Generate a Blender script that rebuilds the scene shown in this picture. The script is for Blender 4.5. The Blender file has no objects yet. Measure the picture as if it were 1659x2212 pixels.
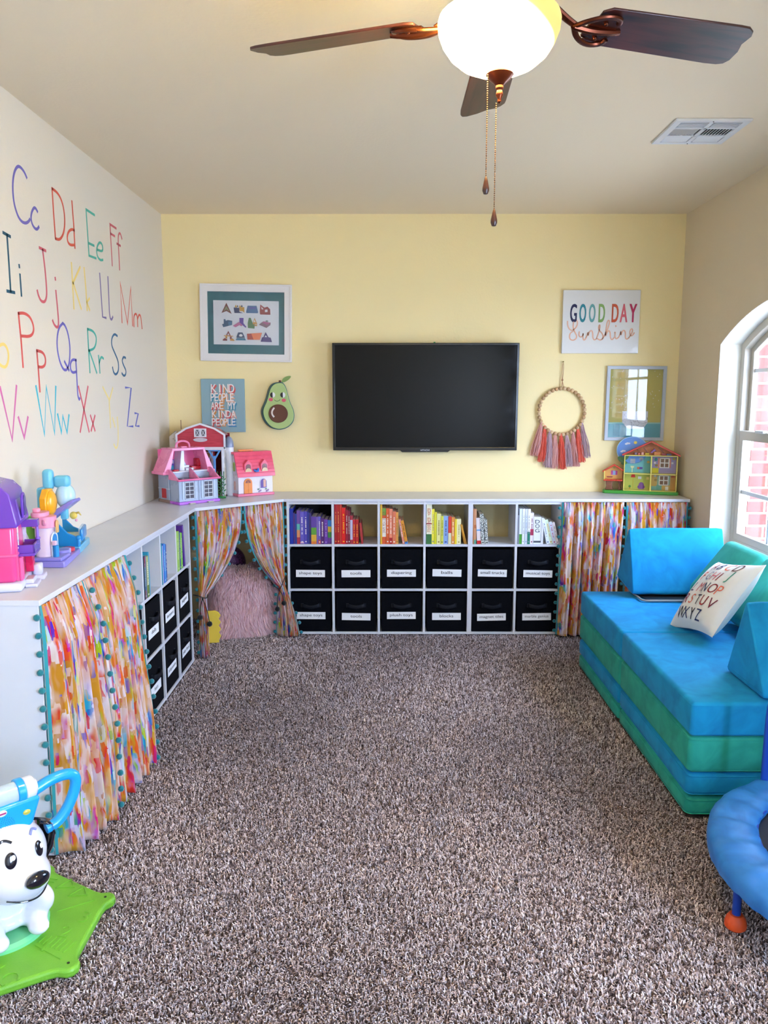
import bpy, bmesh, math, random
import numpy as np
from mathutils import Vector, Matrix, noise

# ------------------------------------------------------------------ camera, world, lights, exposure
scn = bpy.context.scene
PI = math.pi
rnd = random.Random(7)
cam_d = bpy.data.cameras.new('camera'); cam = bpy.data.objects.new('camera', cam_d)
scn.collection.objects.link(cam); scn.camera = cam
cam_d.sensor_fit = 'VERTICAL'; cam_d.sensor_height = 24.0; cam_d.lens = 1704.4/2212*24.0
cam_d.clip_start = 0.02
cam.location = (0, 0, 1.5716)
cam.rotation_euler = (PI/2-0.1476, 0, 0.0027)
scn.view_settings.view_transform = 'Standard'; scn.view_settings.look = 'None'
scn.view_settings.gamma = 1.0; scn.view_settings.use_curve_mapping = False
scn.view_settings.exposure = 0.22
try:
    scn.cycles.use_denoising = True
    scn.cycles.sample_clamp_indirect = 8.0
    scn.cycles.max_bounces = 10; scn.cycles.diffuse_bounces = 6
except Exception: pass

world = bpy.data.worlds.new('daylight'); scn.world = world; world.use_nodes = True
bgn = world.node_tree.nodes['Background']
bgn.inputs['Color'].default_value = (0.56, 0.70, 1.0, 1); bgn.inputs['Strength'].default_value = 20.0

def area(name, loc, rot, sx, sy, power=0, col=(1,1,1), portal=False):
    l = bpy.data.lights.new(name, 'AREA'); l.shape = 'RECTANGLE'; l.size = sx; l.size_y = sy
    l.energy = power; l.color = col
    if portal: l.cycles.is_portal = True
    o = bpy.data.objects.new(name, l); scn.collection.objects.link(o)
    o.location = loc; o.rotation_euler = rot
    return o
# sky light entering the arched window on the right (a sampling portal in the opening)
area('window_daylight', (2.16, 3.99, 1.36), (0, PI/2, 0), 1.45, 1.62, portal=True)
# daylight entering through the second window of the right wall, behind the photographer
area('rear_window_daylight', (1.975, -.25, 1.35), (0, PI/2, 0), 1.3, 1.1, 120, (0.48, 0.67, 1.0))

# ------------------------------------------------------------------ helpers
def lin(h):
    h = h.lstrip('#'); out = []
    for i in (0, 2, 4):
        c = int(h[i:i+2], 16)/255
        out.append(c/12.92 if c <= 0.04045 else ((c+0.055)/1.055)**2.4)
    return (out[0], out[1], out[2], 1)
_M = {}
def mat(name, hexc, rough=0.5, metal=0.0, spec=0.5, sheen=0, emit=0, coat=0, bump=0, bscale=200, sub=0):
    key = (name, hexc, rough)
    if key in _M: return _M[key]
    m = bpy.data.materials.new(name); m.use_nodes = True; nt = m.node_tree
    b = nt.nodes['Principled BSDF']
    b.inputs['Base Color'].default_value = lin(hexc); b.inputs['Roughness'].default_value = rough
    b.inputs['Metallic'].default_value = metal; b.inputs['Specular IOR Level'].default_value = spec
    if sheen: b.inputs['Sheen Weight'].default_value = sheen; b.inputs['Sheen Roughness'].default_value = 0.4
    if coat: b.inputs['Coat Weight'].default_value = coat
    if sub:
        b.inputs['Subsurface Weight'].default_value = sub; b.inputs['Subsurface Radius'].default_value = (.01, .01, .01)
    if emit:
        b.inputs['Emission Color'].default_value = lin(hexc); b.inputs['Emission Strength'].default_value = emit
    # faint procedural mottling so that no surface is perfectly flat in colour
    tc = nt.nodes.new('ShaderNodeTexCoord'); nz = nt.nodes.new('ShaderNodeTexNoise')
    nz.inputs['Scale'].default_value = 9; nz.inputs['Detail'].default_value = 3
    nt.links.new(tc.outputs['Object'], nz.inputs['Vector'])
    mr = nt.nodes.new('ShaderNodeMapRange'); mr.inputs[3].default_value = max(0.02, rough-.06); mr.inputs[4].default_value = min(1, rough+.06)
    nt.links.new(nz.outputs['Fac'], mr.inputs[0]); nt.links.new(mr.outputs[0], b.inputs['Roughness'])
    if bump:
        n2 = nt.nodes.new('ShaderNodeTexNoise'); n2.inputs['Scale'].default_value = bscale; n2.inputs['Detail'].default_value = 4
        nt.links.new(tc.outputs['Object'], n2.inputs['Vector'])
        bp = nt.nodes.new('ShaderNodeBump'); bp.inputs['Strength'].default_value = bump; bp.inputs['Distance'].default_value = 0.002
        nt.links.new(n2.outputs['Fac'], bp.inputs['Height']); nt.links.new(bp.outputs['Normal'], b.inputs['Normal'])
    _M[key] = m
    return m
def plastic(hexc, rough=0.28): return mat('plastic', hexc, rough, coat=0.2)

def noise_mat(name, c1, c2, scale, rough=.8, sheen=0, stretch=(1,1,1), detail=4, bump=0, bscale=300, lo=.35, hi=.65, coord='Object', dist=0):
    m = bpy.data.materials.new(name); m.use_nodes = True; nt = m.node_tree; N = nt.nodes; L = nt.links
    b = N['Principled BSDF']; b.inputs['Roughness'].default_value = rough
    if sheen: b.inputs['Sheen Weight'].default_value = sheen; b.inputs['Sheen Roughness'].default_value = .35
    tc = N.new('ShaderNodeTexCoord'); mp = N.new('ShaderNodeMapping'); mp.inputs['Scale'].default_value = stretch
    nz = N.new('ShaderNodeTexNoise'); nz.inputs['Scale'].default_value = scale; nz.inputs['Detail'].default_value = detail
    nz.inputs['Distortion'].default_value = dist
    cr = N.new('ShaderNodeValToRGB'); cr.color_ramp.elements[0].position = lo; cr.color_ramp.elements[1].position = hi
    cr.color_ramp.elements[0].color = lin(c1); cr.color_ramp.elements[1].color = lin(c2)
    L.new(tc.outputs[coord], mp.inputs[0]); L.new(mp.outputs[0], nz.inputs['Vector']); L.new(nz.outputs['Fac'], cr.inputs[0])
    L.new(cr.outputs[0], b.inputs['Base Color'])
    if bump:
        n2 = N.new('ShaderNodeTexNoise'); n2.inputs['Scale'].default_value = bscale; n2.inputs['Detail'].default_value = 3
        L.new(tc.outputs[coord], n2.inputs['Vector'])
        bp = N.new('ShaderNodeBump'); bp.inputs['Strength'].default_value = bump; bp.inputs['Distance'].default_value = .003
        L.new(n2.outputs['Fac'], bp.inputs['Height']); L.new(bp.outputs[0], b.inputs['Normal'])
    return m

def XZ(y): return lambda a, b, c: (a, y-c, b)          # faces -y
def YZ(x): return lambda a, b, c: (x+c, a, b)          # faces +x
def XY(z): return lambda a, b, c: (a, b, z+c)          # faces up
def mapv(o, u, v):
    o, u, v = Vector(o), Vector(u).normalized(), Vector(v).normalized(); n = u.cross(v)
    return lambda a, b, c: tuple(o+u*a+v*b+n*c)

class MB:
    def __init__(s, T=None): s.V = []; s.F = []; s.MI = []; s.mats = []; s.T = T or Matrix.Identity(4)
    def add(s, V, F, m):
        if m not in s.mats: s.mats.append(m)
        k = s.mats.index(m); n = len(s.V)
        s.V += [tuple(s.T @ Vector(v)) for v in V]
        s.F += [tuple(i+n for i in f) for f in F]; s.MI += [k]*len(F)
        return s
    def box(s, c, sz, m, bev=0, rot=None, seg=2):
        bm = bmesh.new(); bmesh.ops.create_cube(bm, size=1)
        for v in bm.verts: v.co = Vector((v.co.x*sz[0], v.co.y*sz[1], v.co.z*sz[2]))
        if bev: bmesh.ops.bevel(bm, geom=bm.edges[:], offset=min(bev, .49*min(sz)), segments=seg, affect='EDGES', profile=.5)
        R = Matrix.Identity(4)
        if rot: R = Matrix.Rotation(rot[2],4,'Z')@Matrix.Rotation(rot[1],4,'Y')@Matrix.Rotation(rot[0],4,'X')
        T = Matrix.Translation(c)@R
        bm.verts.index_update()
        s.add([T@v.co for v in bm.verts], [[v.index for v in f.verts] for f in bm.faces], m); bm.free(); return s
    def bb(s, a, b, m, bev=0):                      # box by corners
        return s.box([(a[i]+b[i])/2 for i in range(3)], [abs(b[i]-a[i]) for i in range(3)], m, bev)
    def tube(s, pts, r, m, n=10, closed=False, caps=True, flat=1.0):
        pts = [Vector(p) for p in pts]; k = len(pts); rr = r if isinstance(r, (list, tuple)) else [r]*k
        V = []; F = []; up = None
        for i, p in enumerate(pts):
            a = pts[(i-1) % k] if (closed or i > 0) else p
            b = pts[(i+1) % k] if (closed or i < k-1) else p
            t = (b-a).normalized() if (b-a).length > 1e-9 else Vector((0,0,1))
            if up is None: up = Vector((0,0,1)) if abs(t.z) < .9 else Vector((1,0,0))
            x = t.cross(up)
            if x.length < 1e-6: x = t.orthogonal()
            x.normalize(); y = x.cross(t).normalized(); up = y
            for j in range(n):
                an = 2*PI*j/n; V.append(p+x*math.cos(an)*rr[i]+y*math.sin(an)*rr[i]*flat)
        for i in range(k if closed else k-1):
            for j in range(n):
                a = i*n+j; b = i*n+(j+1) % n; c = ((i+1) % k)*n+(j+1) % n; d = ((i+1) % k)*n+j
                F.append((a, b, c, d))
        if not closed and caps: F.append(tuple(range(n))[::-1]); F.append(tuple((k-1)*n+j for j in range(n)))
        return s.add(V, F, m)
    def cyl(s, p0, p1, r0, m, r1=None, n=24): return s.tube([p0, p1], [r0, r0 if r1 is None else r1], m, n)
    def lathe(s, prof, m, c=(0,0,0), n=36, M=None):
        V = []; F = []; k = len(prof); M = M or Matrix.Identity(4)
        for r, z in prof:
            for j in range(n):
                a = 2*PI*j/n; V.append(Vector(c)+(M@Vector((r*math.cos(a), r*math.sin(a), z))))
        for i in range(k-1):
            for j in range(n): F.append((i*n+j, i*n+(j+1) % n, (i+1)*n+(j+1) % n, (i+1)*n+j))
        if prof[0][0] > 1e-5: F.append(tuple(range(n))[::-1])
        if prof[-1][0] > 1e-5: F.append(tuple((k-1)*n+j for j in range(n)))
        return s.add(V, F, m)
    def sph(s, c, r, m, nu=16, nv=10, rot=None):
        if not isinstance(r, (tuple, list)): r = (r, r, r)
        R = Matrix.Identity(4)
        if rot: R = Matrix.Rotation(rot[2],4,'Z')@Matrix.Rotation(rot[1],4,'Y')@Matrix.Rotation(rot[0],4,'X')
        V = [Vector((0,0,-1))]
        for i in range(1, nv):
            p = -PI/2+PI*i/nv
            for j in range(nu): a = 2*PI*j/nu; V.append(Vector((math.cos(p)*math.cos(a), math.cos(p)*math.sin(a), math.sin(p))))
        V.append(Vector((0,0,1))); top = len(V)-1; F = []
        for j in range(nu):
            F.append((0, 1+(j+1) % nu, 1+j)); F.append((top, 1+(nv-2)*nu+j, 1+(nv-2)*nu+(j+1) % nu))
        for i in range(nv-2):
            for j in range(nu): F.append((1+i*nu+j, 1+i*nu+(j+1) % nu, 1+(i+1)*nu+(j+1) % nu, 1+(i+1)*nu+j))
        V = [Vector(c)+(R@Vector((v.x*r[0], v.y*r[1], v.z*r[2]))) for v in V]
        return s.add(V, F, m)
    def prism(s, poly, c0, c1, m, mp):
        n = len(poly); V = [mp(a, b, c0) for a, b in poly]+[mp(a, b, c1) for a, b in poly]
        F = [tuple(range(n))[::-1], tuple(range(n, 2*n))]+[(i, (i+1) % n, n+(i+1) % n, n+i) for i in range(n)]
        return s.add(V, F, m)
    def rect(s, a0, b0, a1, b1, c0, c1, m, mp): return s.prism([(a0,b0),(a1,b0),(a1,b1),(a0,b1)], c0, c1, m, mp)
    def ell(s, a, b, ra, rb, c0, c1, m, mp, n=20, t0=0, t1=2*PI, rot=0):
        P = []
        for i in range(n):
            t = t0+(t1-t0)*i/(n if abs(t1-t0-2*PI) < 1e-6 else n-1); x, y = ra*math.cos(t), rb*math.sin(t)
            P.append((a+x*math.cos(rot)-y*math.sin(rot), b+x*math.sin(rot)+y*math.cos(rot)))
        return s.prism(P, c0, c1, m, mp)
    def ribbon(s, pts, w, c0, c1, m, mp, smooth=False):
        P = [Vector((p[0], p[1])) for p in pts]
        if smooth:
            for _ in range(2):
                Q = [P[0]]
                for a, b in zip(P[:-1], P[1:]): Q += [a*.75+b*.25, a*.25+b*.75]
                Q.append(P[-1]); P = Q
        k = len(P); V = []
        for i in range(k):
            a = P[max(0, i-1)]; b = P[min(k-1, i+1)]; t = b-a
            if t.length < 1e-9: t = Vector((1,0))
            t.normalize(); nn = Vector((-t.y, t.x)); sc = 1
            if 0 < i < k-1:
                d1 = (P[i]-a).normalized(); sc = 1/max(.45, abs(Vector((-d1.y, d1.x)).dot(nn)))
            ww = w/2*min(sc, 1.6); e = P[i]
            if i == 0: e = P[i]-t*w*.3
            if i == k-1: e = P[i]+t*w*.3
            for sg, c in ((-1,c0),(1,c0),(1,c1),(-1,c1)): q = e+nn*ww*sg; V.append(mp(q.x, q.y, c))
        F = []
        for i in range(k-1):
            for j in range(4): F.append((i*4+j, i*4+(j+1) % 4, (i+1)*4+(j+1) % 4, (i+1)*4+j))
        F += [(3,2,1,0), tuple((k-1)*4+j for j in range(4))]
        return s.add(V, F, m)
    def text(s, body, box, c, m, mp, keep=False, th=.0006, bold=0):
        if bold:
            for k, (dx, dy) in enumerate(((0,0),(bold,0),(0,bold),(bold,bold))): s.text(body, (box[0]+dx, box[1]+dy, box[2]-bold+dx, box[3]-bold+dy), c+.0004*k, m, mp)
            return s
        v, f = text_geo(body)
        xs = [p[0] for p in v]; ys = [p[1] for p in v]; x0, x1, y0, y1 = min(xs), max(xs), min(ys), max(ys)
        a0, b0, a1, b1 = box; sx = (a1-a0)/(x1-x0); sy = (b1-b0)/(y1-y0)
        if keep: sx = sy = min(sx, sy); a0 = (a0+a1)/2-sx*(x1-x0)/2; b0 = (b0+b1)/2-sy*(y1-y0)/2
        return s.add([mp(a0+(p[0]-x0)*sx, b0+(p[1]-y0)*sy, c+th) for p in v], f, m)
    def build(s, name, parent=None, bevel=0, smooth=True, angle=35, label=None, seg=2, subsurf=0):
        me = bpy.data.meshes.new(name); me.from_pydata(s.V, [], s.F)
        for m in s.mats: me.materials.append(m)
        me.polygons.foreach_set('material_index', s.MI); me.update()
        bm = bmesh.new(); bm.from_mesh(me); bmesh.ops.recalc_face_normals(bm, faces=bm.faces[:]); bm.to_mesh(me); bm.free()
        if smooth:
            me.shade_smooth()
            if not subsurf: me.set_sharp_from_angle(angle=math.radians(angle))
        o = bpy.data.objects.new(name, me); scn.collection.objects.link(o)
        if parent: o.parent = parent
        if bevel:
            b = o.modifiers.new('bevel', 'BEVEL'); b.width = bevel; b.segments = seg; b.limit_method = 'ANGLE'; b.angle_limit = math.radians(40)
        if subsurf:
            b = o.modifiers.new('subsurf', 'SUBSURF'); b.levels = b.render_levels = subsurf
        if label: o['label'] = label
        return o
_TG = {}
def text_geo(body):
    if body in _TG: return _TG[body]
    cu = bpy.data.curves.new('t', 'FONT'); cu.body = body; cu.size = 1; cu.resolution_u = 4
    o = bpy.data.objects.new('t', cu); scn.collection.objects.link(o)
    dg = bpy.context.evaluated_depsgraph_get(); me = bpy.data.meshes.new_from_object(o.evaluated_get(dg))
    v = [tuple(x.co) for x in me.vertices]; f = [tuple(p.vertices) for p in me.polygons]
    bpy.data.objects.remove(o); bpy.data.curves.remove(cu); bpy.data.meshes.remove(me)
    _TG[body] = (v, f); return v, f

def tag(o, label, cat, group=None, kind=None):
    o['label'] = label; o['category'] = cat
    if group: o['group'] = group
    if kind: o['kind'] = kind
    return o
def thing(name, label, cat, loc=(0,0,0), rotz=0, group=None, rot=None):
    o = bpy.data.objects.new(name, None); scn.collection.objects.link(o); o.empty_display_size = .05
    o.location = loc; o.rotation_euler = rot or (0, 0, rotz)
    return tag(o, label, cat, group)
def struct(name, mb, bevel=0, parent=None, smooth=False):
    o = mb.build(name, parent, bevel, smooth)
    if not parent: o['kind'] = 'structure'
    return o
def smooth_path(pts, it=3):
    P = [Vector(p) for p in pts]
    for _ in range(it):
        Q = [P[0]]
        for a, b in zip(P[:-1], P[1:]): Q += [a*.75+b*.25, a*.25+b*.75]
        Q.append(P[-1]); P = Q
    return P
WHITE = mat('white_laminate', 'e6e8ee', .35)
BLACK = mat('black_plastic', '0c0c10', .4)

# ------------------------------------------------------------------ room shell
XL, XR, YB, YF, H = -1.492, 1.986, 5.4527, -1.4, 2.754
def paint(name, hexc, rough=.75):
    m = noise_mat(name, hexc, hexc, 3, rough, bump=.25, bscale=70)
    return m
P_LEFT = paint('greige_paint', 'ded4c4'); P_YEL = paint('yellow_paint', 'f2dfa8'); P_CEIL = paint('ceiling_paint', 'f0dfc2')
P_RIGHT = paint('greige_paint_right', 'dbcdb2'); P_REV = paint('reveal_paint', 'e9e6dc')
struct('floor', MB().bb((XL-.1, YF-.1, -.12), (XR+.3, YB+.1, -.012), mat('carpet_backing', '5a4a44', .95)))
struct('ceiling', MB().bb((XL-.1, YF-.1, H), (XR+.1, YB+.1, H+.1), P_CEIL))
struct('wall_left', MB().bb((XL-.1, YF, -.01), (XL, YB, H), P_LEFT))
struct('wall_back', MB().bb((XL-.1, YB, -.01), (XR+.1, YB+.1, H), P_YEL))
# right wall with an arched opening: y 3.19..4.79, sill .655, springing 1.873, circle centre (3.99,.46) r 1.62
WY0, WY1, WS, WSP = 3.19, 4.79, .655, 1.873
def arch(off=0, n=24):
    r = 1.62-off; y0, y1 = WY0+off, WY1-off; c = (3.99, .46)
    P = [(y0, WS+off), (y1, WS+off)]
    a1 = math.acos((y1-c[0])/r); a0 = PI-a1
    for i in range(n+1): a = a1+(a0-a1)*i/n; P.append((c[0]+r*math.cos(a), c[1]+r*math.sin(a)))
    return P
def ring_prism(mb, outer, inner, c0, c1, m, mp):
    n = len(outer); V = []
    for P in (outer, inner):
        for c in (c0, c1): V += [mp(a, b, c) for a, b in P]
    F = []
    for i in range(n):
        j = (i+1) % n
        F += [(i, j, 2*n+j, 2*n+i), (n+i, 3*n+i, 3*n+j, n+j), (i, n+i, n+j, j), (2*n+i, 2*n+j, 3*n+j, 3*n+i)]
    mb.add(V, F, m)
wr = MB(); A = arch()
def outerp(P):                                          # project the opening outline onto the surrounding rectangle
    Q = []
    for i, (y, z) in enumerate(P):
        if i == 0: Q.append((WY0, 0-.01))
        elif i == 1: Q.append((WY1, 0-.01))
        else: Q.append((y, H))
    return Q
O = outerp(A); n = len(A); V = []; F = []
for P in (A, O):
    for x in (XR, XR+.14): V += [(x, y, z) for y, z in P]
for i in range(n):
    j = (i+1) % n
    if i in (1, n-1): continue
    F += [(i, j, 2*n+j, 2*n+i), (n+i, n+j, 3*n+j, 3*n+i), (i, j, n+j, n+i)]
F += [(1, 2, n+2, n+1), (0, n-1, 2*n-1, n)]
wr.add(V, F, P_RIGHT)
wr.bb((XR, .30, -.01), (XR+.14, WY0, H), P_RIGHT); wr.bb((XR, YF, -.01), (XR+.14, -.80, H), P_RIGHT); wr.bb((XR, -.80, -.01), (XR+.14, .30, .70), P_RIGHT); wr.bb((XR, -.80, 2.0), (XR+.14, .30, H), P_RIGHT); wr.bb((XR, WY1, -.01), (XR+.14, YB+.1, H), P_RIGHT)
struct('wall_right', wr)
rv = MB(); ring_prism(rv, arch(-.0), arch(.004), 0.0005, .142, P_REV, YZ(XR)); struct('trim_1', rv)
struct('wall_front', MB().bb((XL-.1, YF-.1, -.01), (XR+.1, YF, H), P_LEFT))

# window_1: vinyl frame, two sashes, grilles, panes
VIN = mat('almond_vinyl', 'b9b2a4', .4); VIN2 = mat('white_vinyl', 'd9dcdf', .4)
def glass_mat():
    m = bpy.data.materials.new('window_glass'); m.use_nodes = True; nt = m.node_tree; nt.nodes.remove(nt.nodes['Principled BSDF'])
    t = nt.nodes.new('ShaderNodeBsdfTransparent'); g = nt.nodes.new('ShaderNodeBsdfGlossy'); g.inputs['Roughness'].default_value = .02
    lw = nt.nodes.new('ShaderNodeLayerWeight'); lw.inputs['Blend'].default_value = .5; pw_ = nt.nodes.new('ShaderNodeMath'); pw_.operation = 'POWER'; pw_.inputs[1].default_value = 5
    fr = nt.nodes.new('ShaderNodeMath'); fr.operation = 'MULTIPLY_ADD'; fr.inputs[1].default_value = .96; fr.inputs[2].default_value = .04; mx = nt.nodes.new('ShaderNodeMixShader')
    nt.links.new(lw.outputs['Facing'], pw_.inputs[0]); nt.links.new(pw_.outputs[0], fr.inputs[0])
    nt.links.new(fr.outputs[0], mx.inputs[0]); nt.links.new(t.outputs[0], mx.inputs[1]); nt.links.new(g.outputs[0], mx.inputs[2])
    nt.links.new(mx.outputs[0], nt.nodes['Material Output'].inputs['Surface']); return m
GLASS = glass_mat()
win = bpy.data.objects.new('window_1', None); scn.collection.objects.link(win); win['kind'] = 'structure'
f = MB(); mp = YZ(XR)
ring_prism(f, arch(.005), arch(.05), .125, .20, VIN, mp); f.build('window_frame', win, .003)
ZM = 1.335
f = MB()                                               # upper sash follows the arch
def cut(P, z):                                         # the part of an outline above z
    y0, y1 = P[0][0], P[1][0]; return [(y0, z), (y1, z)]+[p for p in P[2:]]
ring_prism(f, cut(arch(.045), ZM-.02), cut(arch(.085), ZM+.02), .165, .195, VIN, mp); f.build('upper_sash', win, .003)
f = MB()
y0, y1 = WY0+.045, WY1-.045
ring_prism(f, [(y0, WS+.04), (y1, WS+.04), (y1, ZM+.025), (y0, ZM+.025)], [(y0+.045, WS+.09), (y1-.045, WS+.09), (y1-.045, ZM-.03), (y0+.045, ZM-.03)], .128, .162, VIN, mp)
f.build('lower_sash', win, .003)
f = MB(); f.bb((XR+.112, 4.42, ZM+.02), (XR+.14, 4.52, ZM+.036), VIN2); f.build('sash_lock', win, .004)
g = MB()
ys = [y0+.045+(y1-y0-.09)*k/4 for k in (1, 2, 3)]
for y in ys: g.bb((XR+.142, y-.011, WS+.09), (XR+.149, y+.011, ZM-.03), VIN2)
g.bb((XR+.142, y0+.04, .985), (XR+.149, y1-.04, 1.007), VIN2); g.build('lower_grille', win)
g = MB()
for y in ys:
    zt = .46+math.sqrt((1.62-.085)**2-(y-3.99)**2); g.bb((XR+.177, y-.011, ZM+.02), (XR+.184, y+.011, zt), VIN2)
g.bb((XR+.177, y0+.04, 1.70), (XR+.184, y1-.04, 1.722), VIN2); g.build('upper_grille', win)
g = MB(); g.bb((XR+.151, y0+.03, WS+.07), (XR+.154, y1-.03, ZM), GLASS); g.build('lower_pane', win)
g = MB(); P = cut(arch(.07), ZM); g.prism(P, .186, .189, GLASS, mp); g.build('upper_pane', win)

# outside: brick reveal of the facade, a pale paved yard
def brick_mat():
    m = bpy.data.materials.new('brick'); m.use_nodes = True; nt = m.node_tree; b = nt.nodes['Principled BSDF']
    b.inputs['Roughness'].default_value = .9
    tc = nt.nodes.new('ShaderNodeTexCoord'); mp_ = nt.nodes.new('ShaderNodeMapping'); mp_.inputs['Rotation'].default_value = (PI/2, 0, 0)
    bk = nt.nodes.new('ShaderNodeTexBrick'); bk.inputs['Scale'].default_value = 1; bk.inputs['Brick Width'].default_value = .2
    bk.inputs['Row Height'].default_value = .078; bk.inputs['Mortar Size'].default_value = .006
    bk.inputs['Color1'].default_value = lin('8a3f38'); bk.inputs['Color2'].default_value = lin('a3584c'); bk.inputs['Mortar'].default_value = lin('cfc8c0')
    nt.links.new(tc.outputs['Object'], mp_.inputs[0]); nt.links.new(mp_.outputs[0], bk.inputs['Vector']); nt.links.new(bk.outputs[0], b.inputs['Base Color'])
    return m
BR = brick_mat()
ow = MB()
ow.bb((XR+.21, WY1-.035, -.3), (XR+.33, WY1+1.2, 3.0), BR); ow.bb((XR+.21, WY0-1.2, -.3), (XR+.33, WY0+.035, 3.0), BR)
ow.bb((XR+.21, WY0+.035, -.3), (XR+.33, WY1-.035, WS-.01), BR)
struct('wall_outside', ow)
struct('ground', MB().bb((XR+.4, -6, -.6), (30, 40, -.5), mat('pale_concrete', 'b9b4a6', .9)))
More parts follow.
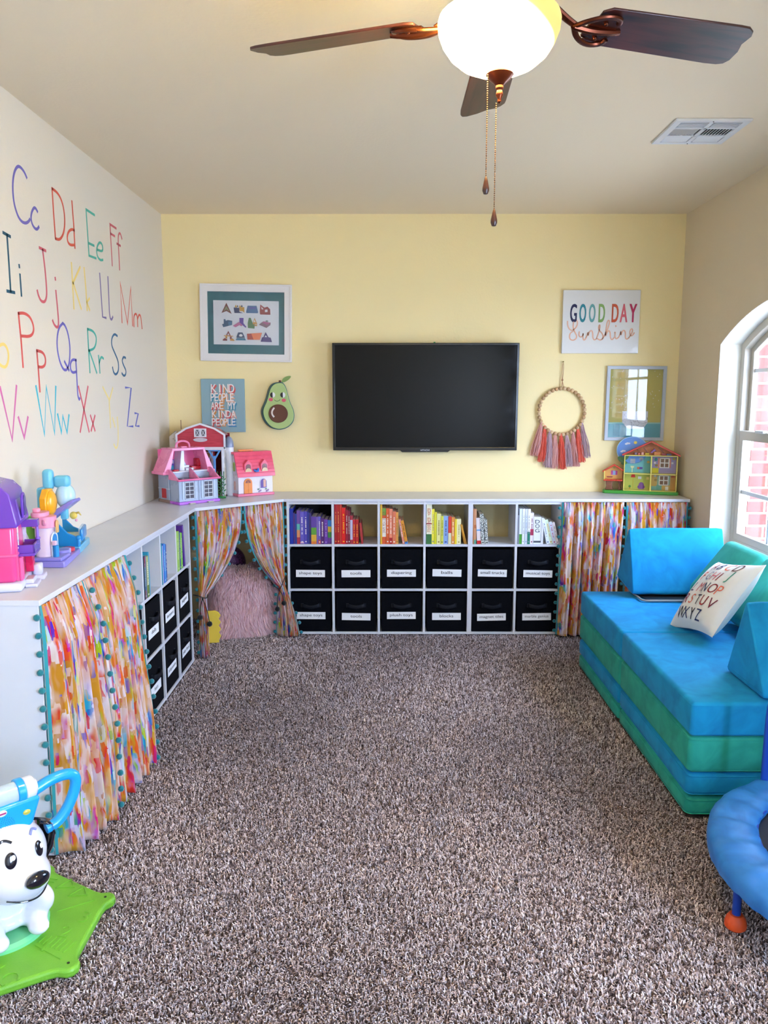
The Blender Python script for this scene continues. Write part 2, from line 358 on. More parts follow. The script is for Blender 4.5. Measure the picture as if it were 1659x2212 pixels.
LETTERS = [
 ('Cc','purple','6a5fae',[('s',[(3.438,2.462),(3.418,2.480),(3.387,2.490),(3.360,2.487),(3.331,2.462),(3.311,2.426),(3.302,2.385),(3.303,2.341),(3.315,2.310),(3.337,2.283),(3.367,2.271),(3.401,2.273),(3.430,2.286),(3.443,2.298)]),('s',[(3.523,2.346),(3.507,2.357),(3.489,2.355),(3.464,2.331),(3.453,2.305),(3.461,2.283),(3.483,2.270),(3.507,2.269),(3.528,2.285)]),]),
 ('Dd','orange red','d4553f',[('l',[(3.692,2.482),(3.693,2.381),(3.697,2.268)]),('s',[(3.692,2.482),(3.755,2.478),(3.800,2.450),(3.818,2.402),(3.814,2.349),(3.791,2.305),(3.746,2.271),(3.697,2.268)]),('l',[(3.916,2.480),(3.923,2.371),(3.922,2.267)]),('s',[(3.927,2.349),(3.897,2.349),(3.856,2.331),(3.833,2.304),(3.837,2.278),(3.867,2.270),(3.913,2.279)]),]),
 ('Ee','sea green','4fae98',[('l',[(4.211,2.480),(4.095,2.482),(4.099,2.372),(4.102,2.262),(4.200,2.265)]),('l',[(4.101,2.323),(4.181,2.324)]),('s',[(4.221,2.312),(4.307,2.316),(4.307,2.350),(4.272,2.360),(4.231,2.336),(4.211,2.304),(4.222,2.276),(4.262,2.265),(4.301,2.274)]),]),
 ('Ff','rose pink','d0646c',[('l',[(4.538,2.480),(4.438,2.482),(4.441,2.378),(4.443,2.267)]),('l',[(4.438,2.434),(4.507,2.433)]),('s',[(4.628,2.442),(4.602,2.470),(4.571,2.456),(4.560,2.415),(4.563,2.337),(4.562,2.263)]),('l',[(4.536,2.399),(4.597,2.398)]),]),
 ('Ii','dark teal','1d5266',[('l',[(3.194,2.196),(3.254,2.192)]),('l',[(3.226,2.194),(3.226,2.085),(3.225,1.978)]),('l',[(3.194,1.975),(3.259,1.977)]),('l',[(3.315,2.093),(3.316,2.084)]),('l',[(3.317,2.056),(3.318,1.972)]),]),
 ('Jj','raspberry','cd5a66',[('l',[(3.519,2.197),(3.584,2.195)]),('s',[(3.551,2.195),(3.559,2.150),(3.565,2.108),(3.569,2.034),(3.564,1.996),(3.540,1.971),(3.503,1.971),(3.480,1.992),(3.472,2.012)]),('l',[(3.668,2.093),(3.670,2.084)]),('s',[(3.667,2.036),(3.670,2.002),(3.674,1.964),(3.678,1.886),(3.658,1.871),(3.627,1.882),(3.612,1.900)]),]),
 ('Kk','pale yellow','eccf72',[('l',[(3.868,2.190),(3.867,2.086),(3.868,1.978)]),('l',[(3.976,2.187),(3.872,2.097)]),('l',[(3.877,2.097),(3.923,2.038),(3.961,1.987)]),('l',[(4.026,2.191),(4.035,2.101),(4.038,1.988)]),('l',[(4.077,2.050),(4.038,2.027),(4.072,1.992)]),]),
 ('Ll','mauve','7b6a96',[('l',[(4.242,2.196),(4.247,2.084),(4.252,1.976),(4.305,1.976)]),('s',[(4.364,2.196),(4.362,2.091),(4.360,1.987),(4.386,1.971),(4.412,1.992)]),]),
 ('Mm','tomato red','d95a45',[('l',[(4.562,1.975),(4.561,2.192),(4.656,1.976),(4.746,2.190),(4.749,1.973)]),('s',[(4.773,1.971),(4.776,2.031),(4.818,2.052),(4.847,2.037),(4.846,1.977)]),('s',[(4.847,2.020),(4.886,2.054),(4.918,2.040),(4.929,1.971)]),]),
 ('o','pale yellow','eccf72',[('s',[(3.071,1.719),(3.094,1.756),(3.118,1.765),(3.142,1.767),(3.164,1.752),(3.172,1.724),(3.158,1.692),(3.135,1.677),(3.106,1.681),(3.084,1.692),(3.071,1.719)]),]),
 ('Pp','coral red','db5750',[('l',[(3.280,1.898),(3.288,1.794),(3.290,1.684)]),('s',[(3.280,1.898),(3.333,1.905),(3.386,1.894),(3.413,1.863),(3.411,1.833),(3.374,1.812),(3.293,1.809)]),('l',[(3.429,1.758),(3.433,1.675),(3.435,1.585)]),('s',[(3.429,1.758),(3.486,1.755),(3.513,1.734),(3.508,1.702),(3.476,1.689),(3.436,1.690)]),]),
 ('Qq','violet','6b62b8',[('s',[(3.724,1.898),(3.674,1.873),(3.645,1.818),(3.645,1.766),(3.667,1.715),(3.704,1.683),(3.747,1.688),(3.778,1.726),(3.794,1.795),(3.780,1.854),(3.751,1.889),(3.724,1.898)]),('l',[(3.718,1.724),(3.764,1.685)]),('s',[(3.860,1.736),(3.815,1.738),(3.786,1.720),(3.782,1.689),(3.806,1.674),(3.852,1.681)]),('s',[(3.854,1.736),(3.855,1.639),(3.853,1.569),(3.868,1.546),(3.879,1.555)]),]),
 ('Rr','jade green','45b09c',[('l',[(4.028,1.896),(4.028,1.787),(4.030,1.682)]),('s',[(4.028,1.896),(4.104,1.893),(4.147,1.867),(4.135,1.829),(4.100,1.802),(4.025,1.790)]),('l',[(4.034,1.791),(4.081,1.738),(4.124,1.683)]),('l',[(4.162,1.772),(4.168,1.727),(4.170,1.684)]),('s',[(4.165,1.734),(4.200,1.770),(4.233,1.760)]),]),
 ('Ss','slate blue','2f6285',[('s',[(4.469,1.894),(4.422,1.903),(4.376,1.876),(4.366,1.836),(4.418,1.796),(4.467,1.754),(4.465,1.706),(4.418,1.679),(4.379,1.691),(4.367,1.719)]),('s',[(4.594,1.780),(4.556,1.785),(4.527,1.761),(4.556,1.733),(4.591,1.710),(4.582,1.685),(4.548,1.676),(4.517,1.691)]),]),
 ('Vv','orchid pink','d066a0',[('l',[(3.082,1.600),(3.152,1.393),(3.220,1.607)]),('l',[(3.218,1.481),(3.258,1.396),(3.304,1.479)]),]),
 ('Ww','turquoise','2fb4c6',[('l',[(3.399,1.608),(3.453,1.398),(3.502,1.607),(3.559,1.398),(3.603,1.608)]),('l',[(3.605,1.484),(3.636,1.397),(3.661,1.475),(3.699,1.396),(3.733,1.477)]),]),
 ('Xx','rose red','d95a68',[('l',[(3.869,1.611),(3.975,1.388)]),('l',[(3.992,1.612),(3.859,1.392)]),('l',[(4.005,1.468),(4.056,1.389)]),('l',[(4.067,1.466),(4.003,1.391)]),]),
 ('Yy','light yellow','efd98c',[('l',[(4.203,1.611),(4.288,1.545)]),('l',[(4.355,1.608),(4.287,1.537),(4.289,1.396)]),('l',[(4.327,1.446),(4.359,1.397)]),('s',[(4.403,1.448),(4.408,1.351),(4.386,1.287),(4.354,1.277),(4.327,1.303)]),]),
 ('Zz','indigo','5a60b4',[('l',[(4.564,1.612),(4.668,1.611),(4.565,1.391),(4.670,1.387)]),('l',[(4.714,1.463),(4.778,1.459),(4.717,1.387),(4.787,1.384)]),]),
]

SUN = [[(1.217,2.059),(1.218,2.031),(1.232,2.004),(1.253,1.997),(1.277,2.018),(1.286,2.045),(1.279,2.066),(1.265,2.070),(1.255,2.045),(1.256,2.011),(1.271,1.983),(1.283,1.962),(1.277,1.941),(1.255,1.932),(1.237,1.941),(1.232,1.962),(1.239,1.983),(1.257,1.993)],[(1.298,1.990),(1.296,1.965),(1.308,1.953),(1.322,1.962),(1.326,1.986),(1.323,1.955),(1.328,1.935),(1.339,1.937),(1.347,1.955)],[(1.347,1.955),(1.354,1.976),(1.357,1.990),(1.357,1.958),(1.366,1.990),(1.381,2.000),(1.389,1.983),(1.390,1.948),(1.402,1.934),(1.415,1.944)],[(1.415,1.944),(1.428,1.983),(1.437,2.024),(1.433,2.038),(1.425,2.021),(1.431,1.997),(1.450,1.983),(1.460,1.962),(1.455,1.941),(1.439,1.934),(1.423,1.944)],[(1.455,1.941),(1.475,1.976),(1.494,2.024),(1.500,2.056),(1.492,2.068),(1.482,2.052),(1.477,2.004),(1.472,1.955),(1.485,1.986),(1.495,2.000),(1.506,1.986),(1.508,1.951),(1.519,1.935),(1.533,1.951)],[(1.535,1.983),(1.540,1.990),(1.538,1.955),(1.549,1.941),(1.563,1.953)],[(1.541,2.031),(1.543,2.024)],[(1.565,1.955),(1.573,1.976),(1.577,1.997),(1.577,1.962),(1.588,1.997),(1.602,1.999),(1.609,1.983),(1.608,1.951),(1.619,1.939),(1.633,1.951)],[(1.633,1.951),(1.649,1.976),(1.657,1.997),(1.651,2.011),(1.641,2.005),(1.637,1.983),(1.643,1.963),(1.657,1.965),(1.668,1.983)],]

# ------------------------------------------------------------------ countertop, end panel, cube units
LAM = noise_mat('white_board', 'cfd1d9', 'd6d7de', 5, .32)
ct = MB()
poly = [(XL+.003, 2.509), (-1.135, 2.509), (-1.135, 4.637), (-.662, 5.052), (1.962, 5.052), (1.962, YB-.004), (XL+.003, YB-.004)]
ct.prism(poly, .886, .905, LAM, lambda a, b, c: (a, b, c))
tag(ct.build('countertop', bevel=.0015), 'long white laminate countertop running along the left wall and the yellow wall', 'countertop')
ep = MB(); ep.bb((XL+.004, 2.513, .0), (-1.143, 2.531, .886), LAM)
tag(ep.build('end_panel', bevel=.001), 'tall plain white panel closing the near end of the left-hand counter', 'panel')

PT = .2987; ZS = [.008, .301, .598, .877]; TH = .0155
def cube_unit(name, label, loc, rotz, cols, group=None):
    t = thing(name, label, 'shelf', loc, rotz, group)
    D = .29; W = cols*PT
    for k in range(cols+1):
        b = MB(); x = k*PT
        x = min(max(x, TH/2), W-TH/2)
        b.bb((x-TH/2, 0, 0), (x+TH/2, D, .886), LAM); b.build('side_panel' if k in (0, cols) else 'divider', t, .001)
    for z in ZS:
        b = MB(); b.bb((TH, .001, z-TH/2), (W-TH, D-.001, z+TH/2), LAM); b.build('shelf_board', t, .001)
    return t
cube_unit('cube_shelf', 'white cube shelf four bays wide with black bins below purple, red, orange and yellow books', (-.6459, 5.058, 0), 0, 4)
cube_unit('cube_shelf', 'white cube shelf two bays wide with white-spined books, right of the wider back unit', (-.6459+4*PT-.001, 5.058, 0), 0, 2)
cube_unit('cube_shelf', 'white cube shelf of four bays standing along the left wall under the counter', (-1.143, 4.518-4*PT, 0), PI/2, 4)
b = MB(); b.bb((-.62, 5.30, .61), (-.37, 5.343, .865), mat('black_felt', '0b0b10', .9))
tag(b.build('storage_panel', bevel=.004), 'black storage box standing behind the purple and blue books', 'box')

# ------------------------------------------------------------------ fabric bins
BINF = noise_mat('black_bin_fabric', '020308', '05070f', 60, .9, bump=.2, bscale=500); BINF.node_tree.nodes['Principled BSDF'].inputs['Specular IOR Level'].default_value = .12
STRAP = mat('black_strap', '070b16', .6, spec=.25); CARD = mat('white_card', 'f2f2f4', .6); INK = mat('marker_ink', '23232b', .6)
def bin_mesh():
    b = MB(); s = .131; zt = .262
    b.bb((-s, 0, 0), (s, .265, .004), BINF); b.bb((-s, 0, 0), (s, .006, zt), BINF); b.bb((-s, .259, 0), (s, .265, zt), BINF)
    b.bb((-s, .006, 0), (-s+.006, .259, zt), BINF); b.bb((s-.006, .006, 0), (s, .259, zt), BINF); return b
_first = {}
def fabric_bin(loc, rotz, word, label, tilt, dz=0, group=None, wcard=.19):
    t = thing('fabric_bin', label, 'storage bin', loc, rotz, group)
    if not _first:
        _first['body'] = bin_mesh().build('bin_body', t, .002)
        h = MB(); h.tube(smooth_path([(-.052, -.001, .178), (-.05, -.018, .180), (0, -.022, .168), (.05, -.018, .180), (.052, -.001, .178)], 2), .006, STRAP, 6, flat=2.2)
        h.rect(-.066, .165, -.048, .192, 0, .0025, STRAP, XZ(0)); h.rect(.048, .165, .066, .192, 0, .0025, STRAP, XZ(0))
        _first['h'] = h.build('strap_handle', t)
    else:
        for k in ('body', 'h'):
            o = _first[k].copy(); scn.collection.objects.link(o); o.parent = t
    c = MB(); a = math.radians(tilt); ca, sa = math.cos(a), math.sin(a)
    mp = lambda x, z, cc: (x*ca-z*sa, -.001-cc, .105+dz+x*sa+z*ca)
    w = wcard/2; c.rect(-w, -.024, w, .024, 0, .0012, CARD, mp); cc = c.build('label_card', t, label='white card with handwritten words')
    L = len(word); tw = min(w*.82, .0075*L); i = MB(); i.text(word, (-tw, -.011 if any(q in word for q in 'pgy') else -.006, tw, .013), .0014, INK, mp); i.build('lettering', cc)
    return t
up = ['shape toys', 'tools', 'diapering', 'balls', 'small trucks', 'musical toys']
lo = ['shape toys', 'tools', 'plush toys', 'blocks', 'magnet tiles', 'marble genius']
for r, (words, z, nm) in enumerate(((up, ZS[1]+TH/2+.0005, 'upper'), (lo, ZS[0]+TH/2+.0005, 'lower'))):
    for k, w in enumerate(words):
        x = -.6459+(k+.5)*PT-(.001 if k > 3 else 0)
        fabric_bin((x, 5.066, z), 0, w, f'black fabric bin marked "{w}" in the {nm} row of the back shelf', (rnd.random()-.5)*2.4, (rnd.random()-.5)*.012, 'black fabric bins in the shelves')
for r, (words, z, nm) in enumerate(((['dolls', 'dolls', 'barnyard', 'puppets'], ZS[1]+TH/2+.0005, 'upper'), (['cars', 'hats', 'building accessories', 'play food'], ZS[0]+TH/2+.0005, 'lower'))):
    for k, w in enumerate(words):
        y = 4.518-4*PT+(k+.5)*PT; pl = ['nearest to the camera', 'second from the camera', 'third from the camera', 'farthest from the camera'][k]
        fabric_bin((-1.151, y, z), PI/2, w, f'black fabric bin in the {nm} row of the left shelf, {pl}', (rnd.random()-.5)*3, 0, 'black fabric bins in the shelves', .17)

# ------------------------------------------------------------------ books
PAGE = mat('book_pages', 'e4ddcc', .8)
def cover(h): return mat('book_cover', h, .35)
def book(x, th, hgt, hexc, depth, lean, org, rotz, z0, label, group, title=None, blocks=(), tcol='f0ead8', dotty=False):
    """x = left edge of the spine along the shelf; lean in degrees to the right"""
    o = MB(); m = SPECK if dotty else cover(hexc); c = .0018 if th > .009 else .0012
    a = math.radians(lean); s_, c_ = math.sin(a), math.cos(a)
    R = Matrix.Rotation(rotz, 4, 'Z'); B = Matrix.Translation(org)@R@Matrix.Translation((x, 0, z0))@Matrix.Rotation(-a, 4, 'Y')
    # pivot on the lower-left corner when leaning left, lower-right when leaning right
    b = bpy.data.objects.new('x', None); bpy.data.objects.remove(b)
    o.bb((0, 0, 0), (th, c, hgt), m); o.bb((0, c, 0), (c, depth, hgt), m); o.bb((th-c, c, 0), (th, depth, hgt), m)
    ob = o.build('picture_book', None, .0006, label=None); ob.matrix_world = B
    tag(ob, label, 'book', group)
    p = MB(); p.bb((c+.0002, c+.0002, .003), (th-c-.0002, depth-.004, hgt-.003), PAGE); pg = p.build('pages', ob)
    mp = XZ(0); s = MB(); any_ = False
    for (f0, f1, hx) in blocks:
        q_ = MB(); q_.rect(.0003, hgt*f0, th-.0003, hgt*f1, 0, .0004, cover(hx), mp); q_.build('spine_band', ob)
    if title == 'row' and th > .010:
        tm = cover(tcol); z = hgt*.30; r2 = random.Random(int(x*1e4)+int(hgt*1e4))
        while z < hgt*.82:
            l = .004+r2.random()*.006; w = th*(.25+.1*r2.random()); s.rect(th/2-w/2, z, th/2+w/2, z+l*.7, 0, .0006, tm, mp); z += l+.001+(.008 if r2.random() < .2 else 0); any_ = True
        q_ = MB(); q_.rect(th*.3, hgt*.05, th*.7, hgt*.05+.008, 0, .0006, tm, mp); q_.build('spine_mark', ob)
    if any_: s.build('spine_print', ob)
    if title and title != 'row':
        k = len(title); tt = MB(); hh = hgt*.5/k if k < 5 else hgt*.6/k
        for i, ch in enumerate(title):
            if ch == ' ': continue
            zt = hgt*.9-i*hh; tt.text(ch, (th*.2, zt-hh*.82, th*.8, zt), .0006, cover(tcol), mp)
        tt.build('spine_title', ob)
    return ob
SPECK = noise_mat('speckled_cover', '1c2422', 'dfe3dc', 160, .5, lo=.48, hi=.52)
K = .000594
names = ['first', 'second', 'third', 'fourth', 'fifth', 'sixth', 'seventh', 'eighth', 'ninth', 'tenth', 'eleventh', 'twelfth', 'thirteenth', 'fourteenth']
CUB = [
 ('purple and blue', 'leftmost back cubby', 3, [(38,395,'1b2f96','navy blue',0,{}),(20,345,'4c2f7c','dark violet',0,{}),(18,335,'2a4aa0','blue',0,{}),(38,372,'6a4a9c','purple, aqua and red banded',0,{'b':[(0,.2,'a83048'),(.2,.42,'d89060'),(.42,.6,'58b0a8')]}),(44,362,'6256b4','lavender blue',0,{'t':'row','b':[(.02,.07,'d0a0b0')]}),(38,360,'4b41a4','indigo',0,{'t':'row'}),(18,352,'2b3c92','deep blue',0,{}),(22,345,'35286e','dark purple',0,{}),(62,305,'5a3c98','thick purple, green and orange',0,{'b':[(.0,.1,'d87830'),(.1,.34,'d8a838'),(.34,.6,'5a9a38')]}),(16,300,'8a70b8','lilac',0,{}),(30,305,'6a5cb8','mid purple',0,{'t':'row','b':[(0,.15,'c04858')]}),(38,288,'54246f','plum',0,{'t':'row'}),(40,275,'673a9c','bright purple',0,{'t':'row','tc':'b090d0'}),(42,265,'6a3f9c','blue, yellow, green and purple banded',0,{'b':[(.26,.5,'3a9040'),(.5,.73,'d8b830'),(.73,1,'2a80d0')]})]),
 ('red', 'second book cubby', 3, [(28,462,'a31222','tall crimson',0,{'t':'row','tc':'d89030'}),(28,462,'b41a1a','tall scarlet',0,{'t':'row','tc':'e0b060'}),(20,452,'c8382a','tall brick red',0,{}),(42,402,'dc1616','wide bright red',0,{'t':'row','tc':'f0c020'}),(26,378,'98122e','dark red',0,{'t':'row'}),(22,370,'7c1030','maroon',0,{'t':'row'}),(28,315,'a82a38','red and lilac',0,{'b':[(.15,.85,'c8c0d8')]}),(30,272,'c01a26','shorter red',0,{'t':'row','tc':'f0b030'}),(32,272,'b81c1c','short red with a yellow title',0,{'t':'row','tc':'f0b030'}),(0,0,'','',16,{}),(22,235,'ac2c30','thin leaning red',-5,{})]),
 ('orange', 'third book cubby', 3, [(20,462,'dca82a','tall golden',0,{}),(42,397,'d25a2e','orange and green farm',0,{'t':'FUN ON THE FARM','tc':'8c2f20','b':[(.2,.72,'e8e2d8'),(.8,1,'6f9a3c')]}),(34,396,'d85c28','burnt orange',0,{'t':'row'}),(34,390,'e08468','salmon orange',0,{'t':'row','b':[(0,.18,'b02020')]}),(36,362,'dc7450','coral orange',0,{'t':'row'}),(26,352,'dc9844','amber',0,{'t':'row','tc':'705020'}),(0,0,'','',22,{}),(24,275,'e08c7c','leaning pink-orange',-10,{'t':'row'}),(32,262,'e09226','leaning orange with a blue base',-11,{'t':'row','tc':'402010','b':[(0,.1,'2a80d0')]})]),
 ('yellow', 'fourth book cubby', 4, [(60,462,'e4dfc2','wide cream bug',0,{'t':'Busy Bug Book','tc':'b86038','b':[(0,.25,'2f6a38'),(.5,.53,'98242a')]}),(28,388,'e8dc3c','tall lemon',0,{'t':'row','tc':'6070a0'}),(24,352,'dcd828','acid yellow',0,{}),(44,336,'e0de94','pale yellow',0,{'t':'row','tc':'806830'}),(28,312,'d2d250','lime yellow',0,{'t':'row','tc':'606020'}),(52,310,'86a4da','light blue striped',0,{'t':'row','tc':'303880'}),(34,306,'d43a28','red, white and green',0,{'b':[(0,.4,'dcd8b0')]}),(34,298,'e09040','tangerine',0,{'t':'row'}),(22,278,'e8cc28','mustard',0,{}),(46,278,'e6e0b0','ivory',0,{'t':'row','tc':'a89860'}),(0,0,'','',10,{}),(13,222,'be8424','thin leaning ochre',-12,{}),(14,220,'d89a2c','thin leaning gold',-14,{})]),
 ('speckled', 'fifth book cubby', 2, [(12,392,'a86c3c','thin tan',0,{}),(26,388,'c89068','light brown',0,{'b':[(0,.12,'5a9a80'),(.45,.55,'b86838')]}),(44,290,'e0d4d4','white book with a red foot',-3,{'b':[(0,.13,'c81e20'),(.5,.56,'70a0d0')]}),(40,335,'888888','tall black-and-white speckled',-4,{'d':1}),(34,270,'888888','short black-and-white speckled',-4,{'d':1})]),
 ('white', 'rightmost cubby', 4, [(16,322,'84848c','thin grey',0,{}),(30,390,'dce4e8','white and green',0,{'b':[(0,.28,'4a9a34')]}),(30,390,'e4eaee','plain white',0,{'t':'row','tc':'a0a8b0'}),(26,390,'d4dce8','pale blue-white',0,{'t':'row','tc':'90a0c0'}),(30,390,'ececee','white and teal',0,{'b':[(0,.35,'1f7a64')],'t':'row','tc':'909098'}),(36,345,'e4dadf','white and raspberry',0,{'b':[(.28,.48,'b02848')],'t':'row','tc':'803050'}),(80,300,'e9ecee','thick white dog',0,{'t':'DOG','tc':'283040','b':[(.05,.12,'4a5058')]}),(26,290,'e2e2ea','slim off-white',0,{}),(0,0,'','',4,{}),(34,282,'e8eef4','leaning white',-13,{'t':'row','tc':'5070a0'}),(34,274,'d4e2c4','leaning pale green alphabet',-13,{'t':'row','tc':'c08030'}),(34,250,'d8def2','leaning pale blue',-13,{'t':'row','tc':'c03050'}),(28,246,'ece0e2','leaning blush white',-13,{'t':'row','tc':'908088'})]),
]
for ci, (cn, where, off, L) in enumerate(CUB):
    x = -.6459+ci*PT+(TH if ci in (0, 4) else TH/2)+off*.001-(.001 if ci > 3 else 0); i = 0; tot = sum(a[0] for a in L if a[0])
    n_ = len([a for a in L if a[0]])
    for (w, h, hx, nm, lean, k) in L:
        if w == 0: x += lean*K; continue
        th = w*K*(.955 if ci == 0 else 1); hh = min(h*K, .262)
        pl = names[i] if n_-i > 1 else 'last'
        y0 = .004+.006*((i*7) % 4)/3; a = math.radians(lean)
        dx = th*(math.cos(a))+.0006
        # leaning books rest on their lower right corner, the top falling to the left
        zz = ZS[2]+TH/2+.0006+(th*math.sin(-a) if lean < 0 else 0)*0
        xx = x+(hh*math.sin(-a)*.0)
        ob = book(0, th, hh, hx, .17+.03*((i*5) % 3)/2, lean, (0,0,0), 0, 0, f'{nm} book, {pl} from the left in the {where}' if pl != 'last' else f'{nm} book, rightmost in the {where}',
             'books in the back shelf', k.get('t'), k.get('b', ()), k.get('tc', 'f0ead8'), bool(k.get('d')))
        if lean < 0:       # top leans left: lower right corner stays on the board
            xs = x+(hh*math.sin(-a)*.55 if not getattr(book, 'lz', 0) else 0); book.lz = 1
            ob.matrix_world = Matrix.Translation((xs, 5.064+y0, ZS[2]+TH/2+.0006+0))@Matrix.Rotation(a, 4, 'Y')
            x = xs+dx+.001
        else:
            ob.matrix_world = Matrix.Translation((x, 5.064+y0, ZS[2]+TH/2+.0006)); x += dx
        i += 1
    book.lz = 0
LC = [
 ('nearest', 0, .030, [(.016,.260,'1f5ca8','tall blue'),(.013,.259,'c9b8a0','tall beige'),(.011,.245,'20308c','navy'),(.018,.225,'3a70c8','mid blue'),(.020,.220,'2f86c4','azure'),(.019,.217,'4aa6dc','sky blue')]),
 ('second', 1, .012, [(.014,.205,'18304c','dark navy'),(.015,.205,'1f7a86','teal and red'),(.012,.205,'2c50a8','royal blue'),(.034,.20,'a8b078','thick sage green'),(.016,.215,'2a9cc0','turquoise')]),
 ('third', 2, .010, [(.018,.215,'2190a8','teal'),(.014,.20,'c0b8e0','lilac'),(.014,.205,'2a50b4','cobalt blue'),(.018,.205,'3f96dc','light blue'),(.015,.20,'2878c8','blue'),(.017,.195,'1f4c9c','deep blue')]),
 ('farthest', 3, .006, [(.022,.225,'9cc860','pale green'),(.020,.220,'8cbc4c','green'),(.018,.220,'a4d060','light lime'),(.015,.212,'26408c','dark blue'),(.024,.205,'7cc83c','bright lime'),(.022,.20,'6ab83c','grass green'),(0,0,'',''),(.022,.240,'5a3098','leaning purple')]),
]
for nm, c, off, L in LC:
    y = 4.518-(4-c)*PT+TH/2+off; i = 0
    for th, h, hx, cn in L:
        if th == 0: y += .028; continue
        lean = -6 if 'leaning' in cn else 0
        bl = {'teal and red': [(.75,1,'a02838'),(0,.2,'a06048')], 'thick sage green': [(0,.3,'5f7a2c')]}.get(cn, ())
        ob = book(0, th, h, hx, .17+.02*(i % 3), 0, (0,0,0), 0, 0, f'{cn} book in the {nm} cubby of the left shelf', 'books in the left shelf', 'row' if i % 2 else None, bl)
        M = Matrix.Translation((-1.1445-.001*(i % 3), y, ZS[2]+TH/2+.0006))@Matrix.Rotation(PI/2, 4, 'Z')
        if lean: M = M@Matrix.Rotation(math.radians(lean), 4, 'Y')
        ob.matrix_world = M; y += th+.0008; i += 1
b = MB(); b.bb((-1.40, 4.27, .607), (-1.375, 4.39, .86), cover('8c1838')); p = tag(b.build('picture_book', bevel=.001), 'wine red picture book standing at the back behind the green books', 'book', 'books in the left shelf')
b = MB(); b.bb((-1.401, 4.274, .61), (-1.380, 4.388, .8605), PAGE); b.build('pages', p)

